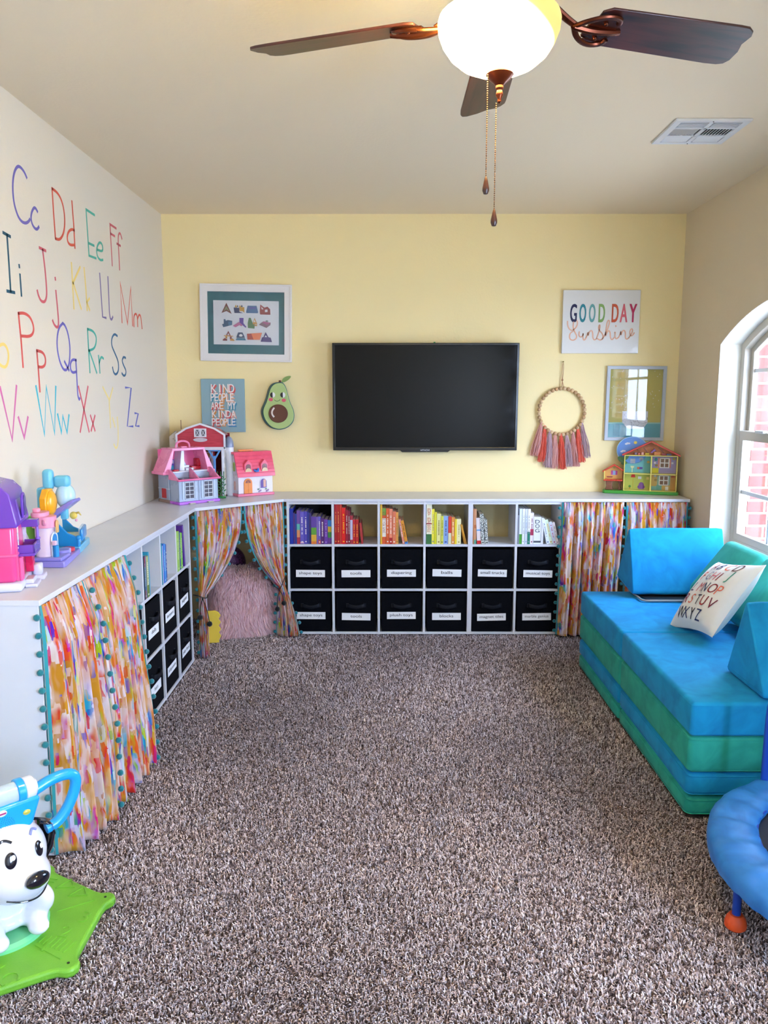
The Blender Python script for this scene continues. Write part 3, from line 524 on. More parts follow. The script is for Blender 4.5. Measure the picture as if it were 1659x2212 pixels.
# ------------------------------------------------------------------ curtains
def curtain_mat():
    m = bpy.data.materials.new('watercolour_cotton'); m.use_nodes = True; nt = m.node_tree; N = nt.nodes; L = nt.links
    b = N['Principled BSDF']; b.inputs['Roughness'].default_value = .85; b.inputs['Sheen Weight'].default_value = .1
    uv = N.new('ShaderNodeUVMap'); uv.uv_map = 'cloth'
    def vor(sx, sy, rnd_, off):
        mp = N.new('ShaderNodeMapping'); mp.inputs['Scale'].default_value = (sx, sy, 1); mp.inputs['Location'].default_value = off
        nz = N.new('ShaderNodeTexNoise'); nz.inputs['Scale'].default_value = 14; nz.inputs['Detail'].default_value = 3
        L.new(uv.outputs[0], nz.inputs['Vector'])
        ad = N.new('ShaderNodeMixRGB'); ad.blend_type = 'LINEAR_LIGHT'; ad.inputs[0].default_value = .006
        L.new(uv.outputs[0], ad.inputs[1]); L.new(nz.outputs['Color'], ad.inputs[2]); L.new(ad.outputs[0], mp.inputs[0])
        v = N.new('ShaderNodeTexVoronoi'); v.inputs['Scale'].default_value = 1; v.inputs['Randomness'].default_value = rnd_; v.distance = 'CHEBYCHEV'
        L.new(mp.outputs[0], v.inputs['Vector']); sp = N.new('ShaderNodeSeparateColor'); L.new(v.outputs['Color'], sp.inputs[0]); return sp
    def ramp(cols, src, inter='CONSTANT'):
        cr = N.new('ShaderNodeValToRGB'); cr.color_ramp.interpolation = inter; e = cr.color_ramp.elements
        while len(e) < len(cols): e.new(.5)
        for i, c in enumerate(cols): e[i].position = i/len(cols); e[i].color = lin(c)
        L.new(src, cr.inputs[0]); return cr
    def noise_(sx, sy, lo, hi, off=0):
        mp = N.new('ShaderNodeMapping'); mp.inputs['Scale'].default_value = (sx, sy, 1); mp.inputs['Location'].default_value = (off, off, 0); L.new(uv.outputs[0], mp.inputs[0])
        nz = N.new('ShaderNodeTexNoise'); nz.inputs['Scale'].default_value = 1; nz.inputs['Detail'].default_value = 2; L.new(mp.outputs[0], nz.inputs['Vector'])
        mr = N.new('ShaderNodeMapRange'); mr.inputs[1].default_value = lo; mr.inputs[2].default_value = hi; L.new(nz.outputs['Fac'], mr.inputs[0]); return mr
    def mix(f, a, c):
        mx = N.new('ShaderNodeMixRGB'); L.new(f, mx.inputs[0]); L.new(a, mx.inputs[1]); L.new(c, mx.inputs[2]); return mx.outputs[0]
    v1 = vor(84, 16, 1, (0,0,0)); v2 = vor(100, 19, 1, (7,3,0)); v3 = vor(50, 8, 1, (3,9,0))
    base = ramp(['c99a5c', 'd8b48c', 'c08c48', 'dccbc6', 'c9974f', 'dcc0b4', 'bd8c4c', 'e2dce0', 'cfa064', 'd9cadc'], v3.outputs[0])
    warm = ramp(['d8341c', 'd8945c', 'c0246c', 'dc5a26', 'e0c4cc', 'd07838', 'cc4a90', 'dca888', 'd02838', 'c07828', 'b860b4', 'e0683c'], v1.outputs[0])
    cool = ramp(['1f7fb8', 'bcd8e0', '2f4cc0', 'a0c030', '1f8c8c', 'c8ccf0', '42a8cc', '7850b0', 'c8d488', '1f74c4', 'b8b0e0', '88b850'], v1.outputs[1])
    tiny = ramp(['c01c78', 'e03c18', 'e8e0ec', 'b06c20', '2f50c0', 'd83a48', 'd8a848', '7438a0'], v2.outputs[1])
    c = mix(noise_(22, 7, .49, .60).outputs[0], base.outputs[0], warm.outputs[0])
    c = mix(noise_(20, 5.5, .54, .60, 11).outputs[0], c, cool.outputs[0])
    gt = N.new('ShaderNodeMath'); gt.operation = 'GREATER_THAN'; gt.inputs[1].default_value = .86; L.new(v2.outputs[0], gt.inputs[0])
    ml = N.new('ShaderNodeMath'); ml.operation = 'MULTIPLY'; ml.inputs[1].default_value = .8; L.new(gt.outputs[0], ml.inputs[0])
    c = mix(ml.outputs[0], c, tiny.outputs[0])
    wt = N.new('ShaderNodeRGB'); wt.outputs[0].default_value = lin('c89a5e')
    c = mix(noise_(34, 5, .42, .85, 5).outputs[0], c, wt.outputs[0])
    lt = N.new('ShaderNodeRGB'); lt.outputs[0].default_value = lin('e2dae8')
    c = mix(noise_(26, 7, .47, .82, 17).outputs[0], c, lt.outputs[0])
    hs = N.new('ShaderNodeHueSaturation'); hs.inputs['Saturation'].default_value = 1.22; hs.inputs['Value'].default_value = .86; L.new(c, hs.inputs['Color']); c = hs.outputs[0]
    L.new(c, b.inputs['Base Color'])
    tr = N.new('ShaderNodeBsdfTranslucent'); L.new(c, tr.inputs['Color'])
    ms = N.new('ShaderNodeMixShader'); ms.inputs[0].default_value = .12; L.new(b.outputs[0], ms.inputs[1]); L.new(tr.outputs[0], ms.inputs[2])
    L.new(ms.outputs[0], N['Material Output'].inputs['Surface'])
    return m
CUR = curtain_mat(); TEAL = mat('teal_trim', '1f8b98', .8, sheen=.4); POM = mat('teal_pompom', '147480', .95, sheen=.6, bump=1, bscale=400)
POMM = None
def pom_mesh(r, m, name='pompom', seed=0, nu=14):
    b = MB(); b.sph((0,0,0), r, m, nu, 10); me_o = b.build(name); me = me_o.data
    rr = random.Random(seed)
    for v in me.vertices: v.co *= 1+(rr.random()-.5)*.12
    bpy.data.objects.remove(me_o); return me
POMM = pom_mesh(.0115, POM)
def curtain(label, top0, top1, bot0, bot1, zt, zb, width_uv, k, amp, seed, out, tie=None, trims=(0, 1), pom_out=1, ph=0, hem=None, edge=(1, 1)):
    """top0/top1/bot0/bot1: (x,y) ends of the panel; out: unit (x,y) towards the room; tie=(x,y,z,width)"""
    rr = random.Random(seed); NS, NT = 220, 48
    ph1, ph2 = rr.random()*6, rr.random()*6
    T0, T1, B0, B1, OUT = (Vector((*p, 0)) for p in (top0, top1, bot0, bot1, out))
    def P(s, t):
        # uneven pleat spacing
        w = s+.018*math.sin(2*PI*1.3*s+ph1)+.012*math.sin(2*PI*2.7*s+ph2)
        top = T0.lerp(T1, s); bot = B0.lerp(B1, s); z = zt+(zb-zt)*t
        if tie:
            tx, ty, tz, tw = tie; tt = (zt-tz)/(zt-zb); d = (T1-T0).normalized(); tp = Vector((tx, ty, 0))+d*(s-.5)*tw
            if t < tt: q = t/tt; e = q*q*(.55+.45*q)if True else q; p = top.lerp(tp, e)
            else: q = (t-tt)/(1-tt); e = 1-(1-q)**1.6; p = tp.lerp(bot, e)
            near = math.exp(-((t-tt)/.13)**2); A = amp*(.35+.65*t)*(1-.55*near)
        else:
            p = top.lerp(bot, t**1.1); A = amp*(.35+.65*min(1, t*1.6)); near = 0
        g = math.exp(-(t/.045)**2)
        fo = 2*abs(math.sin(PI*k*w+ph+.25*math.sin(2.2*t+ph1)))**.75-1
        a = A*(1-g*.6)*(fo+.28*math.sin(2*PI*k*2.3*w+ph2+t*1.5))
        a += .005*g*math.sin(2*PI*k*3.1*w+ph1)+.003*g*math.sin(2*PI*k*6.3*w+ph2)
        a += .005*math.sin(9*t+ph2+5*s)*t
        ed = min(1, min(s if edge[0] else 9, 1-s if edge[1] else 9)*9+.15); tp_ = min(1, .15+t*5)
        q = p+OUT*(a*ed+amp*.9*ed*tp_+.003); q.z = z
        if hem: q.z = zb+(z-zb)+(hem*math.sin(2*PI*k*w+ph))*t**6
        return q
    root = thing('curtain', label, 'curtain', (0,0,0), 0, 'multicoloured curtains under the counter')
    V = [P(i/NS, j/NT) for j in range(NT+1) for i in range(NS+1)]
    F = [(j*(NS+1)+i, j*(NS+1)+i+1, (j+1)*(NS+1)+i+1, (j+1)*(NS+1)+i) for j in range(NT) for i in range(NS)]
    me = bpy.data.meshes.new('cloth'); me.from_pydata([tuple(v) for v in V], [], F); me.materials.append(CUR)
    uvl = me.uv_layers.new(name='cloth'); ox = rr.random()*5
    idx = np.zeros(len(me.loops), dtype=np.int32); me.loops.foreach_get('vertex_index', idx)
    uvs = np.zeros((len(idx), 2)); uvs[:, 0] = (idx % (NS+1))/NS*width_uv+ox; uvs[:, 1] = (idx//(NS+1))/NT*(zt-zb)+ox*1.7
    uvl.data.foreach_set('uv', uvs.ravel()); me.shade_smooth()
    o = bpy.data.objects.new('cloth_panel', me); scn.collection.objects.link(o); o.parent = root
    sd = o.modifiers.new('thickness', 'SOLIDIFY'); sd.thickness = .0012
    for s in trims:
        b = MB(); e0 = s; e1 = s+(.035*(.4/width_uv) if s == 0 else -.035*(.4/width_uv)); V = []; n = 44
        for j in range(n+1):
            t = j/n; p = P(e0, t); q = P(e1, t); q2 = p+(q-p).normalized()*.012
            for w in (p, q2):
                V.append(w+OUT*.0022); V.append(w-OUT*.0022)
        F = []
        for j in range(n):
            a = j*4
            for c, d in ((0,2),(2,3),(3,1),(1,0)): F.append((a+c, a+d, a+4+d, a+4+c))
        b.add(V, F, TEAL); tr = b.build('trim_band', root)
        m = 14
        for j in range(m):
            t = (j+.55)/m; p = P(s, t); q = P(s+(.06 if s == 0 else -.06), t)
            dr = (p-q); dr.z = 0; dr = dr.normalized() if dr.length > 1e-6 else Vector((1,0,0))
            c = p+dr*(.013+.003*rr.random())*pom_out+Vector((0,0,-.004)); c += OUT*.004
            po = bpy.data.objects.new('pompom', POMM); scn.collection.objects.link(po); po.parent = root
            po.location = c; po.rotation_euler = (rr.random()*6, rr.random()*6, 0)
    return root, P
ax = (1, 0)
curtain('multicoloured curtain at the near end of the left counter, teal pompoms down both edges', (-1.146, 2.52), (-1.146, 2.872), (-1.138, 2.500), (-1.06, 2.78), .8855, .006, .62, 4.2, .036, 3, ax, hem=.008, trims=(0,1), edge=(1,0))
curtain('multicoloured curtain on the left counter, beside the four-bay shelf', (-1.146, 2.885), (-1.146, 3.345), (-1.085, 2.82), (-1.055, 3.19), .8855, .006, .75, 4.8, .034, 9, ax, trims=(1,), hem=.008, edge=(0,0))
d = Vector((.488, .428)).normalized(); dn = (d.y, -d.x)
ca, pa = curtain('tied-back multicoloured curtain on the left of the corner reading nook', (-1.147, 4.655), (-.902, 4.866), (-1.125, 4.585), (-1.085, 4.625), .8855, .006, .40, 4.6, .020, 21, dn, tie=(-1.118, 4.655, .375, .045))
cb, pb = curtain('tied-back multicoloured curtain on the right of the corner reading nook', (-.892, 4.874), (-.668, 5.062), (-.725, 5.02), (-.575, 5.005), .8855, .006, .40, 4.6, .018, 33, dn, tie=(-.690, 5.028, .335, .05))
ay = (0, -1)
curtain('long multicoloured curtain right of the back shelf, teal pompoms on its left edge', (1.135, 5.048), (1.535, 5.048), (1.118, 5.046), (1.50, 5.046), .8855, .006, .46, 5.5, .028, 41, ay, trims=(0,))
curtain('multicoloured curtain in the far right corner behind the blue wedge', (1.55, 5.048), (1.948, 5.048), (1.55, 5.048), (1.945, 5.048), .8855, .006, .46, 6, .024, 52, ay, trims=(0, 1))
# cord tiebacks with two black pompoms
CORD = mat('black_cord', '09090c', .7); BPOM = mat('black_pompom', '0a0a10', .95, sheen=.3, bump=1, bscale=400)
BPM = pom_mesh(.0165, BPOM, seed=2, nu=18)
def tieback(label, pts, ends, knot):
    t = thing('curtain_tieback', label, 'curtain tieback', knot, 0, 'black pompom curtain tiebacks'); K0 = Vector(knot)
    b = MB(); b.tube([Vector(p)-K0 for p in smooth_path(pts)], .0028, CORD, 8); b.sph((0,0,0), .006, CORD, 10, 8); b.build('cord', t)
    for e in ends:
        E_ = Vector(e)-K0; b = MB(); mid = E_*.5+Vector((.006 if E_.x > 0 else -.006, 0, .012)); b.tube(smooth_path([(0,0,0), mid, E_+Vector((0,0,.012))], 2), .0026, CORD, 8); c = b.build('cord_end', t)
        o = bpy.data.objects.new('pompom', BPM); scn.collection.objects.link(o); o.parent = t; o.location = E_
tieback('black cord tieback with two pompoms on the left nook curtain', [(-1.155, 4.60, .385), (-1.135, 4.565, .392), (-1.105, 4.575, .380), (-1.082, 4.60, .362), (-1.075, 4.635, .366), (-1.09, 4.67, .38)], [(-1.110, 4.565, .255), (-1.060, 4.585, .21)], (-1.095, 4.578, .367))
tieback('black cord tieback with two pompoms on the right nook curtain', [(-.655, 5.035, .405), (-.668, 4.995, .37), (-.685, 4.975, .325), (-.71, 4.975, .335), (-.735, 4.985, .36), (-.748, 5.01, .366)], [(-.705, 4.972, .195), (-.662, 4.972, .235)], (-.690, 4.972, .322))

# ------------------------------------------------------------------ reading nook
def fur_mesh(name, parent, base_pts, mats, n, length, width, seed, gravity=.5):
    """short tapered hair strips rooted on a list of (point, normal)"""
    rr = np.random.default_rng(seed); P = np.array([p for p, _ in base_pts]); Nn = np.array([q for _, q in base_pts])
    k = rr.integers(0, len(P), n); p0 = P[k]+rr.normal(0, .006, (n, 3)); nn = Nn[k]+rr.normal(0, .22, (n, 3)); nn /= np.linalg.norm(nn, axis=1)[:, None]
    cl = np.array([noise.noise(Vector((q[0]*11, q[1]*11, q[2]*7))) for q in p0])*2.6
    L = length*(.7+.6*rr.random(n))[:, None]
    tang = np.cross(nn, np.array([0, 0, 1.0])); tang /= np.maximum(1e-6, np.linalg.norm(tang, axis=1))[:, None]
    side = tang*(cl*.22)[:, None]
    g = np.array([0, 0, -1.0])
    p1 = p0+nn*L*.42+g*L*.18*gravity+side*L*.4; p2 = p1+nn*L*.12+g*L*.55*gravity+side*L*.6+rr.normal(0, .003, (n, 3))
    w = tang*width/2
    V = np.stack([p0-w, p0+w, p1-w*.7, p1+w*.7, p2], 1).reshape(-1, 3)
    b = np.arange(n)*5
    quads = np.stack([b, b+1, b+3, b+2], 1); tris = np.stack([b+2, b+3, b+4], 1)
    F = [tuple(q) for q in quads.tolist()]+[tuple(q) for q in tris.tolist()]
    me = bpy.data.meshes.new(name); me.from_pydata(V.tolist(), [], F); 
    for m in mats: me.materials.append(m)
    mi = (rr.random(n)*len(mats)).astype(int); me.polygons.foreach_set('material_index', np.concatenate([mi, mi])); me.shade_smooth()
    o = bpy.data.objects.new(name, me); scn.collection.objects.link(o); o.parent = parent; return o
PK = [mat('pink_fur', 'e8bcc2', .75, sheen=.5), mat('pink_fur_light', 'f2d4d8', .7, sheen=.5), mat('pink_fur_deep', 'd8a6ac', .8, sheen=.4)]
fc = thing('fluffy_cushion', 'large fluffy pale pink floor cushion sitting in the corner nook', 'cushion', (-.95, 5.09, 0), math.radians(20))
b = MB(); RX, RY, RZ = .185, .09, .215
def pillow_pt(u, v):                                     # superellipse block
    cu, su, cv, sv = math.cos(u), math.sin(u), math.cos(v), math.sin(v)
    f = lambda q, e: math.copysign(abs(q)**e, q)
    x, y, z = RX*f(cv, .30)*f(cu, .5), RY*f(cv, .7)*f(su, .7), RZ*f(sv, .45)
    z += .035*(abs(x)/RX)**2*(1 if z > 0 else 0)-.02*math.exp(-(x/.08)**2)*(1 if z > 0 else 0)
    return Vector((x, y, z+RZ+.01))
NU, NV = 60, 34; V = [pillow_pt(2*PI*i/NU, -PI/2+PI*(j+.5)/NV) for j in range(NV) for i in range(NU)]
F = [(j*NU+i, j*NU+(i+1) % NU, (j+1)*NU+(i+1) % NU, (j+1)*NU+i) for j in range(NV-1) for i in range(NU)]+[tuple(range(NU))[::-1], tuple((NV-1)*NU+i for i in range(NU))]
b.add(V, F, PK[2]); body = b.build('cushion_body', fc)
bp = []
for f_ in body.data.polygons:
    if f_.center.y < .05 or f_.center.z > .3:
        vs_ = [body.data.vertices[i].co for i in f_.vertices][:4]
        if len(f_.vertices) != 4: continue
        for _ in range(max(1, int(f_.area*1.5e5))):
            u_, v_ = rnd.random(), rnd.random(); q_ = (vs_[0]*(1-u_)+vs_[1]*u_)*(1-v_)+(vs_[3]*(1-u_)+vs_[2]*u_)*v_
            n_ = (q_-Vector((0, 0, RZ))); n_ = Vector((n_.x/RX**2, n_.y/RY**2, n_.z/RZ**2)).normalized(); bp.append((tuple(q_), tuple((n_+f_.normal*.4).normalized())))
fur_mesh('fur', fc, bp, PK, 30000, .085, .0042, 4)

pu = MB(); PURP = noise_mat('purple_sequins', '3a1038', '8a4a88', 160, .3, lo=.4, hi=.6)
pu.sph((0,0,0), (.115, .045, .115), PURP, 28, 18)
o = pu.build('round_pillow'); o.location = (-1.07, 5.30, .435); o.rotation_euler = (-.25, 0, .6)
tag(o, 'dark purple sparkly round pillow behind the pink fluffy cushion', 'pillow')
ze = MB(); P = [(-.05, 0), (.05, 0)]
zz = []
for i in range(9): zz += [(.05+(.014 if i % 2 else 0), .02+i*.0225)]
P = [(-.05, 0), (.05, 0)]+zz+[(.03, .21), (-.05, .21)]
ze.prism(P, 0, .012, mat('yellow_felt', 'e0c040', .8), XZ(0)); o = ze.build('felt_star', bevel=.002)
o.location = (-1.118, 4.865, .004); o.rotation_euler = (0, 0, .25); tag(o, 'yellow zigzag-edged soft piece beside the pink fluffy cushion', 'toy')

# ------------------------------------------------------------------ foam play sofa
SB = noise_mat('blue_suede', '0a7cba', '1090cc', 7, .8, sheen=.05, bump=.12, bscale=60, dist=1.2)
SG = noise_mat('green_suede', '1a8a82', '269e94', 7, .8, sheen=.05, bump=.12, bscale=60, dist=1.2)
SGT = noise_mat('seafoam_suede', '289c92', '34aca0', 7, .8, sheen=.08, bump=.12, bscale=60, dist=1.2)
for _m in (SB, SG, SGT): _m.node_tree.nodes['Principled BSDF'].inputs['Specular IOR Level'].default_value = .2
def foam(name, label, cat, a, c, m, r=.022, group=None, wob=.003):
    b = MB(); sz = [c[i]-a[i] for i in range(3)]; b.box((0, 0, sz[2]/2), sz, m, r, seg=4)
    # subdivide slightly and puff the faces
    o = b.build(name); me = o.data; bm = bmesh.new(); bm.from_mesh(me)
    for ax_, k in ((0, 6), (1, 6)):
        for q in range(1, k):
            co = -sz[ax_]/2+sz[ax_]*q/k; n_ = Vector((0,0,0)); n_[ax_] = 1; pc = Vector((0,0,0)); pc[ax_] = co
            bmesh.ops.bisect_plane(bm, geom=bm.verts[:]+bm.edges[:]+bm.faces[:], plane_co=pc, plane_no=n_)
    for v in bm.verts:
        p = v.co; q = noise.noise(Vector((p.x*6+a[0]*9, p.y*6+a[1]*7, p.z*8+a[2]*31)))
        for i in range(2):
            if abs(abs(p[i])-sz[i]/2) < .004: v.co[i] += math.copysign(wob*(.4+q), p[i])*1.0
    bm.to_mesh(me); bm.free(); me.shade_smooth(); me.set_sharp_from_angle(angle=math.radians(50))
    o.location = ((a[0]+c[0])/2, (a[1]+c[1])/2, a[2]); tag(o, label, cat, group)
    # seam piping: two thin rims
    s = MB()
    for z in (.012, sz[2]-.012):
        w, d_ = sz[0]/2-.0005, sz[1]/2-.0005; R = r; pts = []
        for sx, sy, a0 in ((1,1,0), (-1,1,PI/2), (-1,-1,PI), (1,-1,3*PI/2)):
            for q in range(5):
                an = a0+PI/2*q/4; pts.append((sx*(w-R)+R*math.cos(an), sy*(d_-R)+R*math.sin(an), z))
        s.tube(pts, .0016, m, 6, closed=True)
    s.build('seam', o); return o
x0, x1 = 1.128, 1.968; yb = [(2.772, 3.648), (3.654, 4.452)]
for lab, (ya, yc) in zip(('near', 'far'), yb):
    foam('foam_mattress', f'thin green foam mattress at the bottom of the {lab} half of the sofa', 'foam cushion', (x0, ya, 0), (x1, yc, .077), SG, .025, 'stacked foam sofa cushions')
    foam('foam_mattress', f'thin blue foam mattress second from the floor in the {lab} half of the sofa', 'foam cushion', (x0, ya, .078), (x1, yc, .171), SB, .025, 'stacked foam sofa cushions')
    foam('foam_cushion', f'thick green foam cushion under the blue seat in the {lab} half of the sofa', 'foam cushion', (x0, ya, .172), (x1, yc, .315), SG, .02, 'stacked foam sofa cushions')
    foam('foam_cushion', f'thick blue foam seat cushion on top of the {lab} half of the sofa', 'foam cushion', (x0, ya, .316), (x1, yc, .449), SB, .016, 'stacked foam sofa cushions')
def wedge(label, prof, xa, xb, r=.03, skew=0):
    b = MB(); n = len(prof); P = []
    for i in range(n):                                  # rounded profile
        a, p, c = Vector(prof[i-1]), Vector(prof[i]), Vector(prof[(i+1) % n]); u = (a-p).normalized(); v = (c-p).normalized()
        for k in range(7):
            t = k/6; q0 = p+u*r; q1 = p+v*r; P.append(((1-t)**2*q0+2*t*(1-t)*p+t*t*q1))
    cx = sum(p.x for p in P)/len(P); cz = sum(p.y for p in P)/len(P); NX = 14; V = []; m_ = len(P)
    for k in range(NX+1):
        t = k/NX; x = xa+(xb-xa)*t; ins = 1
        e = min(t, 1-t)*NX
        if e == 0: ins = .975
        for p in P:
            q = Vector((cx, cz))+(p-Vector((cx, cz)))*ins; w = .0025*noise.noise(Vector((x*14, q.x*14, q.y*14))); V.append((x+skew*(q.y-cz), q.x+w, q.y+w))
    F = [(k*m_+i, k*m_+(i+1) % m_, (k+1)*m_+(i+1) % m_, (k+1)*m_+i) for k in range(NX) for i in range(m_)]
    F += [tuple(range(m_))[::-1], tuple(NX*m_+i for i in range(m_))]
    ox = (xa+xb)/2; oz = min(v[2] for v in V); V = [(v[0]-ox, v[1]-cx, v[2]-oz) for v in V]
    b.add(V, F, SB); o = b.build('foam_wedge', bevel=.006, angle=50); o.location = (ox, cx, oz)
    tag(o, label, 'foam wedge', 'blue triangular foam wedges')
    s = MB()                                            # stitched seam across the end
    pts = [((xa-ox)-.001, prof[2][0]-cx-.0+(prof[0][0]-prof[2][0])*t*.97, prof[2][1]-oz+(.02)+(prof[1][1]-prof[2][1])*.0+(prof[0][1]-prof[2][1])*t) for t in (.05, .5, .95)]
    s.tube(pts, .0015, SB, 6); s.build('seam', o)
    return o
wedge('blue triangular foam wedge at the far end of the sofa seat', [(4.265, .466), (4.40, .842), (4.60, .50)], 1.372, 1.90, .035)
wedge('blue triangular foam wedge at the near end of the sofa, cut by the photo edge', [(2.782, .451), (2.985, .79), (3.125, .451)], 1.40, 1.955, .03)
def slab(label, y0, y1, w=.37, th=.125, base=(1.60, .452), lean=(.27, .36), m=None, r=.05):
    b = MB(); L_ = y1-y0; b.box((0, 0, 0), (w, L_, th), m or SGT, r, seg=5)
    for i, v in enumerate(b.V): b.V[i] = (v[0], v[1], v[2]*(1+.10*(1-abs(v[1])/(L_/2))))
    o = b.build('back_cushion', angle=60); u = Vector((lean[0], 0, lean[1])).normalized()
    up_ = Vector((0, 1, 0)); n_ = u.cross(up_)
    M = Matrix((( u.x, 0, n_.x, 0), (u.y, 1, n_.y, 0), (u.z, 0, n_.z, 0), (0,0,0,1)))
    c = Vector((base[0], (y0+y1)/2, base[1]))+u*(w/2+.002)-n_*0
    nn = Vector((u.z, 0, -u.x)); c += nn*(th/2)+Vector((0, 0, .0))+u*.07
    o.matrix_world = Matrix.Translation(c)@M
    tag(o, label, 'back cushion', 'green back cushions'); return o
slab('green foam back cushion leaning on the window wall, behind the alphabet pillow', 3.815, 4.255)
slab('green foam back cushion nearer the camera, partly behind the near blue wedge', 3.14, 3.80, r=.045)
# tray under the far wedge
t = MB(); t.box((0, 0, .005), (.34, .26, .010), mat('dark_tray', '15181c', .4), .004)
o = t.build('lap_tray'); o.location = (1.60, 4.33, .4505); tag(o, 'thin dark lap tray with a pale rim under the far blue wedge', 'tray')
r_ = MB(); pts = []
for sx, sy, a0 in ((1,1,0), (-1,1,PI/2), (-1,-1,PI), (1,-1,3*PI/2)):
    for q in range(6): an = a0+PI/2*q/5; pts.append((sx*.17+.03*math.cos(an), sy*.11+.03*math.sin(an), .009))
r_.tube(pts, .006, mat('grey_rim', '8c8f8c', .4), 8, closed=True); r_.build('rim', o)
# alphabet pillow
UP = Vector((.28, .10, .33)).normalized(); U0 = Vector((0.0, -1, 0)); U0 = (U0-UP*U0.dot(UP)).normalized(); NN = U0.cross(UP)
pw = MB(); WS_, HS_ = .39, .42
def pill(a, b_, c, back=False):                          # a,b in -1..1
    e = 1-.10*(1-b_*b_); f = 1-.10*(1-a*a)
    h = .078*((1-abs(a)**2.6)*(1-abs(b_)**2.6))**.55
    h += .004*math.sin(7*a+3*b_)*(1-a*a)*(1-b_*b_)
    p = U0*(a*e*WS_/2)+UP*(b_*f*HS_/2)+NN*((-h if back else h)+c); return p
PILM = mat('white_pillow_fabric', 'dcdcd6', .8, sheen=.3, bump=.15, bscale=40)
for bk in (False, True):
    N_ = 28; V = [pill(-1+2*i/N_, -1+2*j/N_, 0, bk) for j in range(N_+1) for i in range(N_+1)]
    pw.add(V, [(j*(N_+1)+i, j*(N_+1)+i+1, (j+1)*(N_+1)+i+1, (j+1)*(N_+1)+i) for j in range(N_) for i in range(N_)], PILM)
o = pw.build('alphabet_pillow', angle=80); o.location = Vector((1.435, 3.60, .462))+UP*.20+NN*.055*0
o.location = o.location+Vector((0, 0, .010))
tag(o, 'white square pillow printed with a coloured alphabet, leaning on the green back cushion', 'pillow')
cols = dict(r='8c1f2c', n='1f2f5c', o='d9694c', b='5c2a20', g='8f95a4', p='cc6670', h='2f8f70', w='8c1a20', m='6c1830', k='141a30')
rows = ['ABCD', 'EFGHIJ', 'KLMNOP', 'QRSTUV', 'WXYZ']; rc = ['rnob', 'nogpwh', 'hnpnwo', 'nrokwm', 'knkn']
for ri, (row, cc) in enumerate(zip(rows, rc)):
    for ci, ch in enumerate(row):
        n_ = len(row); sp = .148/.93 if n_ > 4 else .2; a0 = (-.80+ci*.27) if n_ > 4 else (-.46+ci*.31)
        if ri == 4: a0 = -.60+ci*.29
        b0 = .60-ri*.365; v, f_ = text_geo(ch); xs = [p[0] for p in v]; ys = [p[1] for p in v]; wd = max(xs)-min(xs)
        q = MB(); sx = wd*.34
        def put(p):
            a = a0+(p[0]-min(xs))/max(1e-6, wd)*sx+.03*(p[1]-min(ys))/.7; bb_ = b0+(p[1]-min(ys))/.73*.29; return pill(a, bb_, .0022)
        bm = bmesh.new(); vs = [bm.verts.new((p[0], p[1], 0)) for p in v]
        for ff in f_:
            try: bm.faces.new([vs[i] for i in ff])
            except ValueError: pass
        for k_ in range(1, 4):
            bmesh.ops.bisect_plane(bm, geom=bm.verts[:]+bm.edges[:]+bm.faces[:], plane_co=(0, min(ys)+.73*k_/4, 0), plane_no=(0,1,0))
        bm.verts.index_update(); q.add([put(w.co) for w in bm.verts], [[w.index for w in ff.verts] for ff in bm.faces], mat('pillow_print', cols[cc[ci]], .8)); bm.free()
        q.build('printed_letter', o)

# ------------------------------------------------------------------ mini trampoline
TC = Vector((1.475, 2.13, 0)); ZT = .235
tr = thing('trampoline', 'round blue mini trampoline with orange feet at the right edge of the photo', 'trampoline', tuple(TC))
PADM = noise_mat('blue_pad_vinyl', '1668c0', '2a7ed6', 10, .45, bump=.35, bscale=18, dist=1.5); TUBEM = mat('blue_steel_tube', '0a3fb0', .3, coat=.3)
b = MB(); prof = [(.355, -.012), (.352, .004), (.365, .014), (.40, .022), (.45, .022), (.48, .014), (.497, -.002), (.500, -.030), (.498, -.052), (.490, -.054), (.485, -.02), (.44, -.012)]
n_ = 120; V = []
for i in range(n_):
    a = 2*PI*i/n_
    for r0, z in prof:
        w = .004*math.sin(23*a)*(1 if .36 < r0 < .49 else .4)+.003*math.sin(41*a+2); V.append(((r0)*math.cos(a), r0*math.sin(a), ZT+z+w*.8))
k = len(prof); F = [(i*k+j, ((i+1) % n_)*k+j, ((i+1) % n_)*k+(j+1) % k, i*k+(j+1) % k) for i in range(n_) for j in range(k)]
b.add(V, F, PADM); pd = b.build('frame_pad', tr, angle=60)
b = MB(); b.tube([(.356*math.cos(2*PI*i/90), .356*math.sin(2*PI*i/90), ZT+.003) for i in range(90)], .0035, mat('pad_piping', '0a3cb8', .5), 6, closed=True); b.build('piping', pd)
b = MB(); b.lathe([(0, ZT-.018), (.375, ZT-.016), (.375, ZT-.012), (0, ZT-.014)], noise_mat('jumping_mat', '0b1626', '12203a', 300, .7), n=72); b.build('jumping_mat', tr)
b = MB(); b.tube([(.455*math.cos(2*PI*i/72), .455*math.sin(2*PI*i/72), ZT-.022) for i in range(72)], .014, TUBEM, 10, closed=True); b.build('rim_tube', tr)
for i in range(6):
    a = math.radians(178+60*i); c = Vector((.435*math.cos(a), .435*math.sin(a), 0))
    b = MB(); b.cyl(c+Vector((0,0,.02)), c+Vector((0,0,ZT-.02)), .0125, TUBEM); lg = b.build('leg', tr)
    b = MB(); b.lathe([(.002, 0), (.024, .001), (.031, .008), (.031, .02), (.027, .034), (.019, .046), (.0128, .047)], mat('orange_rubber', 'd8501e', .5), c=c, n=24); b.build('foot', lg)
